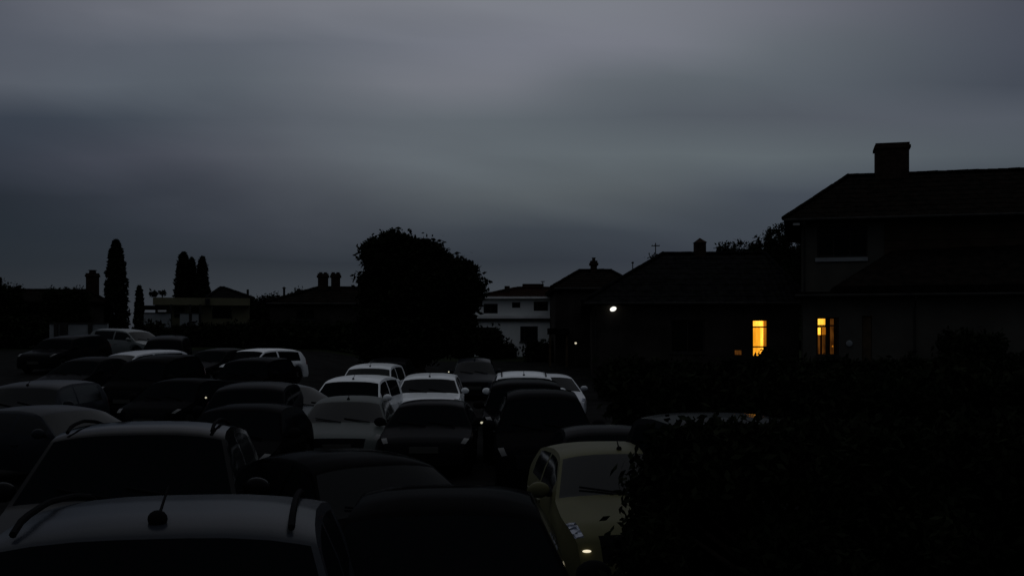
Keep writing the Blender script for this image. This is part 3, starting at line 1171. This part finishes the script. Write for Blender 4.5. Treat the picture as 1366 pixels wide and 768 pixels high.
g1, gz2 = H.at(222, 416, -2.6)
box(bm, (g0, -2.9, gz2), (g1, -2.7, gz))
H.part('awning_edge', bm, M['white_trim'])
t = thing('garden_tree', 'small bare topped tree on the roofline left of the yellow house', 'tree', (X(212, 76), 76, ground_z(X(212, 76), 76)))
pts = clump_points([(X(205, 76) - X(212, 76), 0, Z(391.5, 76) - t.location.z, .22, .10), (X(218, 76) - X(212, 76), 0, Z(391, 76) - t.location.z, .22, .10)], 26, 12, .07)
obj('crown', leaf_mesh('crown', pts, .13), M['leaf_dark'], t)
bm = bmesh.new()
tube(bm, [(0, 0, -.1), (0, 0, 2.2), (-.3, 0, Z(392, 76) - t.location.z)], [.09, .07, .03], 7)
tube(bm, [(0, 0, 2.0), (.28, 0, Z(391, 76) - t.location.z)], [.06, .03], 7)
obj('trunk', bm, M['bark'], t)

# ---- dark house with twin chimneys
H = House('house', 'dark house with two chimneys side by side left of the big tree', 'house', 360, 66, -9, 1.6)
wt = H.at(520)
_, ze = H.at(400, 404)
bm = bmesh.new()
f0, fz1 = H.at(395, 412)
f1, fz0 = H.at(420, 426)
walls(bm, wt, 8, ze, [(f0, f1, fz0, fz1)])
H.part('wall', bm, M['render_dark'])
window(H, f0, f1, fz0, fz1, 0, 'dark_trim', (.5,), ())
r0, zr = H.at(424, 384.5, 4)
r1, _ = H.at(480, 384.5, 4)
rf = hip_roof(H, 0, wt, 0, 8, ze, r0, r1, zr, 'tiles_dark', o=.25)
for a, b in ((423.5, 438.5), (441, 454.5)):
    k0, kz = H.at(a, 365, 4)
    k1, _ = H.at(b, 365, 4)
    chimney(H, rf, (k0 + k1) / 2, 4, k1 - k0 - .06, .6, zr - .3, kz, 'brick_dark')
    pots(H, rf, (k0 + k1) / 2, 4, kz, 2, .3, .09, .12)
bm = bmesh.new()
v0, vz = H.at(379, 385, 3)
tube(bm, [(v0, 3, ze), (v0, 3, vz), (v0, 3, vz + .02), (v0, 3, vz + .12)], [.07, .07, .14, .03], 8)
H.part('roof_vent', bm, M['dark_trim'])
gutter(H, -.2, wt, -.3, ze - .05)
# ---- dark house far left
H = House('house', 'dark low house with a wide capped chimney at the far left', 'house', -30, 74, -17, 2.3)
wf = H.at(138)
_, ze = H.at(60, 402)
bm = bmesh.new()
f0, fz1 = H.at(30, 409)
f1, fz0 = H.at(58, 421)
walls(bm, wf, 7, ze, [(f0, f1, fz0, fz1)])
H.part('wall', bm, M['render_dark'])
window(H, f0, f1, fz0, fz1, 0, 'dark_trim', (.5,), ())
r0, zr = H.at(0, 387, 3.5)
r1, _ = H.at(118, 387, 3.5)
rf = hip_roof(H, 0, wf, 0, 7, ze, r0, r1, zr, 'tiles_dark', o=.3)
k0, kz = H.at(115, 364.5, 3.5)
k1, _ = H.at(132, 364.5, 3.5)
chimney(H, rf, (k0 + k1) / 2, 3.5, k1 - k0, .7, ze, kz, 'brick_dark')
pots(H, rf, (k0 + k1) / 2, 3.5, kz, 1, .3, .24, .27)

aerial(874.5, 324, 342, 58, 'cross shaped aerial on the bungalow ridge', [(.78, .22)])
aerial(844, 349, 366, 58, 'tall thin aerial left of the cross shaped one', [(.9, .06)])

# pale low walls at the back left of the car park
t = thing('garden_wall', 'pale low garden wall behind the dark pickup truck', 'wall', (X(100, 58), 58, ground_z(X(100, 58), 58)))
z0_ = t.location.z
bm = bmesh.new()
box(bm, (X(66, 58) - t.location.x, 0, -.3), (X(143, 58) - t.location.x, .2, Z(432, 58) - z0_))
obj('wall', bm, M['grey_wall'], t)
bm = bmesh.new()
for px in (75.5, 83, 88, 121):
    xx = X(px, 58) - t.location.x
    box(bm, (xx - .1, -.12, -.3), (xx + .1, -.004, Z(430.5, 58) - z0_))
obj('pier', bm, M['dark_trim'], t)
bm = bmesh.new()
box(bm, (X(66, 58) - t.location.x, -.05, Z(432, 58) - z0_ + .003), (X(143, 58) - t.location.x, .25, Z(430.7, 58) - z0_ + .03))
obj('coping', bm, M['dark_trim'], t)


# ------------------------------------------------------------------ cars
PROFILES = {
    # upper outline from nose to tail, (x, z) for the stated height
    'hatch': dict(L=4.0, W=1.72, H=1.5, cowl=.98, rf=.22, rr=-1.45, rb=-1.84, B=-.35, belt=.96,
                  pts=[(2.0, .42), (1.985, .6), (1.9, .74), (1.7, .82), (1.0, .97), (.94, .99), (.22, 1.43), (-.05, 1.475), (-.45, 1.5), (-1.0, 1.475), (-1.45, 1.41), (-1.84, 1.02), (-1.95, .92), (-2.0, .6), (-2.0, .42)]),
    'saloon': dict(L=4.5, W=1.76, H=1.42, cowl=1.02, rf=.20, rr=-1.0, rb=-1.66, B=-.35, belt=.93,
                   pts=[(2.25, .42), (2.235, .58), (2.15, .7), (1.9, .78), (1.05, .93), (.98, .95), (.20, 1.355), (-.1, 1.405), (-.45, 1.42), (-.8, 1.4), (-1.0, 1.365), (-1.66, 1.03), (-1.8, .99), (-2.15, .95), (-2.23, .7), (-2.25, .42)]),
    'suv': dict(L=4.5, W=1.84, H=1.7, cowl=1.10, rf=.55, rr=-1.85, rb=-2.12, B=-.2, belt=1.08,
                pts=[(2.25, .45), (2.23, .75), (2.16, .9), (1.95, 1.0), (1.15, 1.1), (1.06, 1.12), (.55, 1.60), (.3, 1.655), (-.2, 1.7), (-1.0, 1.70), (-1.6, 1.67), (-1.85, 1.6), (-2.12, 1.14), (-2.2, 1.0), (-2.25, .7), (-2.25, .45)]),
    'estate': dict(L=4.4, W=1.9, H=1.465, cowl=.98, rf=.22, rr=-1.62, rb=-2.02, B=-.45, belt=.96,
                   pts=[(2.2, .42), (2.185, .6), (2.1, .74), (1.85, .82), (1.05, .97), (.94, .99), (.22, 1.43), (-.05, 1.46), (-.45, 1.467), (-1.0, 1.425), (-1.62, 1.34), (-2.02, 1.02), (-2.14, .92), (-2.2, .6), (-2.2, .42)]),
    'compact': dict(L=3.9, W=1.72, H=1.455, cowl=1.0, rf=.22, rr=-1.4, rb=-1.8, B=-.4, belt=1.0,
                    pts=[(1.95, .42), (1.94, .62), (1.87, .80), (1.68, .91), (1.06, 1.04), (.97, 1.06), (.22, 1.42), (-.05, 1.45), (-.45, 1.455), (-1.0, 1.42), (-1.4, 1.36), (-1.8, 1.04), (-1.9, .92), (-1.95, .6), (-1.95, .42)]),
    'mpv': dict(L=4.2, W=1.76, H=1.68, cowl=1.28, rf=.55, rr=-1.72, rb=-1.98, B=-.2, belt=1.03,
                pts=[(2.1, .42), (2.085, .66), (2.0, .82), (1.82, .92), (1.32, 1.04), (1.26, 1.06), (.55, 1.58), (.25, 1.64), (-.25, 1.68), (-1.0, 1.675), (-1.5, 1.64), (-1.72, 1.58), (-1.98, 1.08), (-2.06, .92), (-2.1, .6), (-2.1, .42)]),
}
GC = 'cars parked in the car park'


def build_car(kind, paint, px, py, d, yaw, label, rails=False, mast=None, lamp=None, Hfix=None, dark_roof_gap=False, front_glint=False, white_mirror=False, edge=False, tint=None):  # lamp: mirror side given a glowing glint; fog: adds the front glint
    P = PROFILES[kind]
    Ln, W = P['L'], P['W']
    fw = Vector((math.sin(R(yaw)), -math.cos(R(yaw)), 0))
    pos = Vector((X(px, d), d, 0)) - fw * P['rf']
    zg = ground_z(pos.x, pos.y) + .004
    Ht = (Z(py, d) - zg) if Hfix is None else Hfix
    if edge:                                                 # py was read at the roof's front edge, not at its highest point
        Ht *= P['H'] / dict(P['pts'])[P['rf']]
    if tint is None:
        tint = paint in ('black', 'charcoal', 'gloss_black')
    glass = M['glass_dim' if tint == 'dim' else 'glass_tint' if tint else 'glass_car']
    k = Ht / P['H']
    kz = k
    if not .85 < k < 1.2:
        print('CAR HEIGHT', label, round(Ht, 2), round(k, 2))
    root = thing('car', label, 'car', (pos.x, pos.y, zg), R(yaw) - math.pi / 2, GC)
    # tilt with the slope
    e = .8
    sl = (ground_z(pos.x + fw.x * e, pos.y + fw.y * e) - ground_z(pos.x - fw.x * e, pos.y - fw.y * e)) / (2 * e)
    root.rotation_euler = (0, -math.atan(sl), R(yaw) - math.pi / 2)
    paint_m = PAINT[paint]
    px_ = np.array([p[0] for p in P['pts']])
    pz_ = np.array([p[1] for p in P['pts']]) * kz
    belt = P['belt'] * kz
    cowl, rf, rr, rb = P['cowl'], P['rf'], P['rr'], P['rb']
    wx = (Ln / 2 - .78, -Ln / 2 + .80)                       # axle positions
    rw = .315
    arch = .37
    # stations
    st = set(np.round(np.linspace(-Ln / 2 + .02, Ln / 2 - .02, 46), 3))
    st |= {-Ln / 2, Ln / 2, cowl, cowl - .05, rf, rf + .04, rr, rr - .03, rb, rb + .04, P['B'] - .045, P['B'] + .045,
           Ln / 2 - .05, Ln / 2 - .09, Ln / 2 - .13, Ln / 2 - .2, Ln / 2 - .42, -Ln / 2 + .1, -Ln / 2 + .2, cowl - .42, rr + .10, rr + .18}
    for a in wx:
        for q in np.linspace(-arch, arch, 13):
            st.add(round(a + q, 3))
    st = sorted(st, reverse=True)
    st2 = [st[0]]
    for s in st[1:]:
        if st2[-1] - s > .012:
            st2.append(s)
        elif s in (cowl, rf, rr, rb):
            st2[-1] = s
    st = np.array(st2)
    order = np.argsort(px_)

    def ztop(x):
        return np.interp(x, px_[order], pz_[order])
    zt = sum(w_ * ztop(np.clip(st + o_, -Ln / 2, Ln / 2)) for o_, w_ in ((-.05, .2), (-.025, .2), (0, .2), (.025, .2), (.05, .2)))
    Hg = P['H'] * kz - belt
    wr_half = W / 2 * (.71 if kind in ('hatch', 'saloon') else .755)
    rows = []
    side_t = (.0, .09, .5, .88, 1.0)
    top_f = (.955, .88, .7, .45, .22)
    for x, z in zip(st, zt):
        uf = max(0, (x - (Ln / 2 - .75)) / .75)
        ur = max(0, (-(Ln / 2) + .55 - x) / .55)
        w = W / 2 * (1 - .17 * uf ** 2.6 - .10 * ur ** 2.4)
        zl = .23
        for a in wx:
            q = abs(x - a)
            if q < arch:
                zl = max(zl, rw + math.sqrt(max(arch ** 2 - q * q, 0)) * .98)
        zs = min(belt + .02 * kz * (x < 0) * min(1, -x / 2), z - .05)
        zl = min(zl, zs - .08)
        hG = z - zs
        f = min(1.0, max(0, hG - .05) / max(Hg - .05, .01))
        ws = w * .955
        yt = ws - (ws - wr_half * min(1, w / (W / 2) * 1.03)) * f
        crown = .035 + .03 * f
        sec = [(0, zl), (w * .72, zl), (w * .955, zl + .015), (w * .992, zl + (zs - zl) * .3), (w, zl + (zs - zl) * .55), (w * .985, zl + (zs - zl) * .82)]
        ze = z - crown
        for t in side_t:
            bow = .018 * math.sin(math.pi * t) * f
            sec.append((ws + (yt - ws) * t + bow, zs + (ze - zs) * t))
        for q in top_f:
            # flat crown with a rounded shoulder
            sec.append((yt * q, z - crown * (q ** 3.2)))
        sec.append((0, z))
        rows.append(sec)
    n_side0 = 6
    n_top0 = n_side0 + len(side_t)                           # index of first top point
    NP = len(rows[0])
    parts = {}
    verts = []
    idx = []
    full = 2 * NP - 2

    def add_ring(x, sec):
        ring = []
        for (y_, z_) in sec:
            verts.append((x, y_, z_))
            ring.append(len(verts) - 1)
        for (y_, z_) in sec[-2:0:-1]:
            verts.append((x, -y_, z_))
            ring.append(len(verts) - 1)
        return ring
    rings = [add_ring(x, s) for x, s in zip(st, rows)]
    ns = len(st)

    def key(i, j):
        """which part the face between stations i,i+1 and section points j,j+1 belongs to"""
        xm = (st[i] + st[i + 1]) / 2
        left = j < NP - 1
        jj = j if left else full - 1 - j
        sd = 'l' if left else 'r'
        if n_side0 + 1 <= jj < n_side0 + 3:
            if P['B'] + .04 < xm < cowl - .42:
                return 'side_window_f' + sd
            if rr + (.1 if kind == 'hatch' or kind == 'saloon' else .2) < xm < P['B'] - .04:
                return 'side_window_r' + sd
        if jj >= n_top0:
            if rf + .035 < xm < cowl - .045:
                return 'windscreen'
            if rb + .03 < xm < rr - .03:
                return 'rear_window'
        if jj >= n_top0 - 1:
            if Ln / 2 - .38 < xm < Ln / 2 - .12 and n_top0 - 1 <= jj < n_top0 + 1:
                return 'headlight_' + sd
            if Ln / 2 - .13 < xm < Ln / 2 - .02 and jj >= n_top0 + 2:
                return 'grille'
        if xm < -Ln / 2 + .2 and n_side0 - 1 <= jj < n_top0:
            return 'tail_' + sd
        return 'body'
    for i in range(ns - 1):
        for j in range(full):
            a, b = rings[i], rings[i + 1]
            parts.setdefault(key(i, j), []).append((a[j], b[j], b[(j + 1) % full], a[(j + 1) % full]))
    parts['body'].append(tuple(rings[0]))
    parts['body'].append(tuple(rings[-1][::-1]))
    NM = {'body': ('body', paint_m), 'windscreen': ('windscreen', glass), 'rear_window': ('rear_window', glass),
          'grille': ('grille', M['plastic'])}
    made = {}
    for kk, fs in parts.items():
        used = sorted({v for f_ in fs for v in f_})
        mp = {v: n for n, v in enumerate(used)}
        nm, mt = NM.get(kk, (None, None))
        if nm is None:
            nm, mt = ('side_window', glass) if kk.startswith('side') else (('headlight', M['clear_lens' if paint in ('yellow', 'steel', 'silver') else 'lamp_lens']) if kk.startswith('head') else ('tail_light', M['red_lens']))
        me = bpy.data.meshes.new(nm)
        me.from_pydata([verts[v] for v in used], [], [[mp[v] for v in f_] for f_ in fs])
        bm = bmesh.new()
        bm.from_mesh(me)
        bmesh.ops.recalc_face_normals(bm, faces=bm.faces)
        if kk != 'body':
            # recalc on an open patch may flip it: make the patch face away from the car's middle
            s_ = sum(f_.normal.dot(f_.calc_center_median() - Vector((0 if abs(f_.calc_center_median().x) < 1.2 else f_.calc_center_median().x * .6, 0, .5))) for f_ in bm.faces)
            if s_ < 0:
                bmesh.ops.reverse_faces(bm, faces=bm.faces)
        bm.to_mesh(me)
        bm.free()
        o = obj(nm, me, mt, root)
        smooth(o, 40)
        made[kk] = o
    body = made['body']
    # wheels
    for a in wx:
        for sgn in (1, -1):
            yc = sgn * (W / 2 - .12)
            bm = bmesh.new()
            prof = [(.19, -.085), (.27, -.10), (rw - .01, -.085), (rw, -.05), (rw, .05), (rw - .01, .085), (.27, .10), (.19, .085)]
            nseg = 28
            rg = []
            for q in range(nseg):
                th = 2 * math.pi * q / nseg
                rg.append([bm.verts.new((a + r_ * math.cos(th), yc + y_, rw + r_ * math.sin(th))) for r_, y_ in prof])
            for q in range(nseg):
                r0_, r1_ = rg[q], rg[(q + 1) % nseg]
                for m2 in range(len(prof)):
                    bm.faces.new((r0_[m2], r1_[m2], r1_[(m2 + 1) % len(prof)], r0_[(m2 + 1) % len(prof)]))
            bmesh.ops.recalc_face_normals(bm, faces=bm.faces)
            bm2 = bmesh.new()
            tube(bm2, [(a, yc - sgn * .07, rw), (a, yc + sgn * .03, rw)], [.19, .185], 20)
            wh = obj('wheel', bm2, M['plastic'], root)
            smooth(wh)
            smooth(obj('tyre', bm, M['rubber'], wh))
            bm = bmesh.new()
            for q in range(5):
                mt_ = Matrix.Translation((a, yc + sgn * .045, rw)) @ Matrix.Rotation(2 * math.pi * q / 5 + .3, 4, 'Y')
                box(bm, (.02, -.012, -.03), (.18, .012, .03), mt_)
            tube(bm, [(a, yc + sgn * .03, rw), (a, yc + sgn * .065, rw)], [.06, .045], 12)
            obj('rim', bm, M['alloy'], wh)
    # mirrors
    for sgn in (1, -1):
        bm = bmesh.new()
        mx, my, mz = cowl - .38, sgn * (W / 2 + .085), belt + .085
        ellipsoid(bm, (mx, my, mz), (.075, .115, .085), 14, 10)
        for v in bm.verts:                                   # flat glass side towards the rear
            v.co.x = max(v.co.x, mx - .045)
        mi = obj('mirror', bm, paint_m if paint not in ('black', 'charcoal') or white_mirror else M['plastic'], root)
        smooth(mi)
        bm = bmesh.new()
        tube(bm, [(mx, sgn * (W / 2 - .06), mz - .05), (mx, my, mz - .03)], [.03, .024], 8)
        obj('mirror_arm', bm, M['plastic'], mi)
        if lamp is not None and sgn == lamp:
            bm = bmesh.new()  # self-lit bead imitates a reflection glinting on the mirror
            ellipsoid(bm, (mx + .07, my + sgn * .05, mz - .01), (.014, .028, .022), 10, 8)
            o = obj('mirror_glint', bm, M['glow_small'], mi)
            o['label'] = 'tiny painted glint on the mirror'
    # wipers lying at the foot of the windscreen
    zc = float(np.interp(cowl - .1, st[::-1], zt[::-1]))
    zc2 = float(np.interp(cowl - .05, st[::-1], zt[::-1]))
    for y0 in (-.05, .5):
        bm = bmesh.new()
        tube(bm, [(cowl - .03, y0, zc2 + .005), (cowl - .16, y0 - .5, float(np.interp(cowl - .16, st[::-1], zt[::-1])) + .012)], .011, 6)
        obj('wiper', bm, M['plastic'], root)
    # number plate, lower intake, foglamps and painted glint
    bm = bmesh.new()
    box(bm, (Ln / 2 + .003, -.26, .44), (Ln / 2 + .018, .26, .55), bev=.004)
    obj('number_plate', bm, M['plate'], root)
    bm = bmesh.new()
    box(bm, (Ln / 2 - .012, -.42, .29), (Ln / 2 + .006, .42, .40), bev=.004)
    obj('lower_intake', bm, M['plastic'], root)
    for sgn in (1, -1):
        bm = bmesh.new()
        xf = Ln / 2 - .10
        lit = front_glint and sgn == -1  # this one is a glowing bead that imitates a warm reflected glint
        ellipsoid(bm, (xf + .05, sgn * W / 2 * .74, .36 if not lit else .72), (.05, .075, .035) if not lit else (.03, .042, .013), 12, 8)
        o = smooth(obj('fog_lamp_or_glint', bm, M['glow_glint'] if lit else M['lamp_lens'], root))
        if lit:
            o['label'] = 'warm painted glint below the headlight'
    # door handles
    for sgn in (1, -1):
        for xh in (P['B'] + .16, P['B'] - .82):
            bm = bmesh.new()
            box(bm, (xh - .09, sgn * (W / 2) - .012, belt - .16), (xh + .09, sgn * (W / 2) + .018, belt - .13), bev=.006)
            obj('door_handle', bm, paint_m, root)
    # roof rails
    if rails:
        for sgn in (1, -1):
            bm = bmesh.new()
            yy = sgn * wr_half * .86
            xs_ = np.linspace(rf - .05, rr + .1, 14)
            pts = [(x_, yy, float(np.interp(x_, st[::-1], zt[::-1])) + (.006 if 0 < q < 13 else -.012)) for q, x_ in enumerate(xs_)]
            tube(bm, pts, .017, 8)
            smooth(obj('roof_rail', bm, M['plastic'], root))
    # aerial
    if mast:
        bm = bmesh.new()
        xa = rf - .10 if mast != 'big' else rf - .13
        ya = -.0 if mast != 'big' else .0
        za = float(np.interp(xa, st[::-1], zt[::-1]))
        rb_ = .03 if mast != 'big' else .046
        ellipsoid(bm, (xa, ya, za + rb_ * .4), (rb_, rb_, rb_ * .9), 12, 8)
        ln = .22 if mast != 'big' else .42
        tube(bm, [(xa, ya, za + rb_ * .3), (xa - ln * .8, ya, za + ln * (.30 if mast == 'big' else .55))], [.009, .005], 6)
        smooth(obj('aerial', bm, M['plastic'], root))
    return root


CARS = [
    # kind, paint, px, py, d, yaw, label, options (lamp: side of the painted mirror glint)        (px,py = middle of the roof's front edge)
    ('estate', 'slate', 204, 708, 5.0, 9, 'dull silver estate car with black roof rails in the near left foreground', dict(rails=True, mast='big', edge=True, tint=True)),
    ('estate', 'gloss_black', 186, 575, 9.7, 9, 'dark glossy car with a gleaming roof and roof rails behind the nearest car', dict(rails=True, edge=True, tint=True)),
    ('hatch', 'black', 500, 610, 10.9, 30, 'black car turned right with a dim windscreen below the grey hatchback', dict(tint='dim')),
    ('saloon', 'black', 592, 668, 7.4, 2, 'black low car with a thin bright roof edge in the centre foreground', dict()),
    ('saloon', 'black', 640, 776, 3.7, 3, 'black car cut off by the bottom edge beside the nearest car', dict(Hfix=1.44)),
    ('compact', 'yellow', 828, 602, 12.0, 5, 'yellow car half hidden by the big leafy hedge', dict(mast='short', front_glint=True, edge=True)),
    ('saloon', 'charcoal', 815, 571, 15.8, 3, 'dark grey car just behind the yellow car', dict()),
    ('suv', 'charcoal', 1015, 565, 10.6, 6, 'dark tall car behind the foreground hedge with a thin roof gleam', dict()),
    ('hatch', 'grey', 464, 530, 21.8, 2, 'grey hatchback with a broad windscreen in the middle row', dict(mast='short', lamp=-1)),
    ('mpv', 'white', 470, 502, 27.5, -5, 'white car with black windscreen just behind the grey hatchback', dict(tint=True, mast='short')),
    ('mpv', 'white', 493, 485.5, 36, -4, 'white car with bluish windscreen farthest in the left centre column', dict(mast='short')),
    ('mpv', 'charcoal', 516, 479, 40, 0, 'dark car behind the farthest white car by the big tree', dict()),
    ('suv', 'white', 573, 499.5, 31, 1, 'white car with a pale bonnet alone in the centre of the car park', dict(mast='short')),
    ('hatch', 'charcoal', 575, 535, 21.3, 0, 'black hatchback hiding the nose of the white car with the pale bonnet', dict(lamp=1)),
    ('hatch', 'black', 724, 523, 19.3, 1, 'black hatchback nearer than the small pale car, right of centre', dict()),
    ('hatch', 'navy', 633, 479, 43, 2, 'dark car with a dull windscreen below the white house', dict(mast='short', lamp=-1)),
    ('suv', 'white', 699, 497, 29.5, 1, 'white roofed tall car with black windscreen right of centre', dict(tint=True, rails=True, mast='short')),
    ('hatch', 'silver', 735, 499, 33, 6, 'small pale car peeping out right of the tall white roofed car', dict()),
    ('suv', 'black', 702, 508, 23.2, 1, 'tall black car in front of the white roofed tall car', dict()),
    ('hatch', 'steel', 391, 511, 25.2, 54, 'pale blue grey car turned to the right left of the white car', dict()),
    ('mpv', 'charcoal', 333, 512, 22.6, 3, 'dark car with a thin pale roof edge in the left middle row', dict()),
    ('mpv', 'white', 333, 464.5, 42, -26, 'white car with bright roof and tail pillar turned to the left', dict(tint=True)),
    ('mpv', 'silver', 166, 468, 39, -30, 'silver estate car with a long bright roof in the back left row', dict()),
    ('saloon', 'charcoal', 285, 465, 42, -20, 'dark car with a faint roof line between the silver and the white cars', dict()),
    ('mpv', 'pale', 184, 438.5, 52, 62, 'pale car with dark windows parked highest on the slope', dict()),
    ('mpv', 'charcoal', 220, 449, 46.5, 10, 'dark car beside the pale car at the top of the slope', dict()),
    ('suv', 'charcoal', 78, 448, 47, -12, 'dark tall vehicle with a pale roof before the low garden wall', dict()),
    ('saloon', 'charcoal', 112, 477, 36, -14, 'dark car with a thin roof gleam in front of the dark tall vehicle', dict()),
    ('suv', 'navy', 34, 510, 24, 0, 'dark blue tall car with a pale roof at the left edge', dict(mast='short')),
    ('hatch', 'navy', 98, 542, 19.0, 58, 'dark blue grey car turned right with a sloping windscreen at the left', dict()),
    ('suv', 'black', 330, 478, 36.0, -6, 'tall black car in front of the white car with the bright roof', dict()),
    ('mpv', 'black', 196, 476, 33.5, -8, 'black car in front of the silver estate car', dict()),
    ('hatch', 'black', 322, 541, 18.0, 0, 'black hatchback left of and nearer than the pale blue grey car', dict()),
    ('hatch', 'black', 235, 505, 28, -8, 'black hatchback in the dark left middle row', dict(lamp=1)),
]
for c in CARS:
    build_car(*c[:7], **c[7])
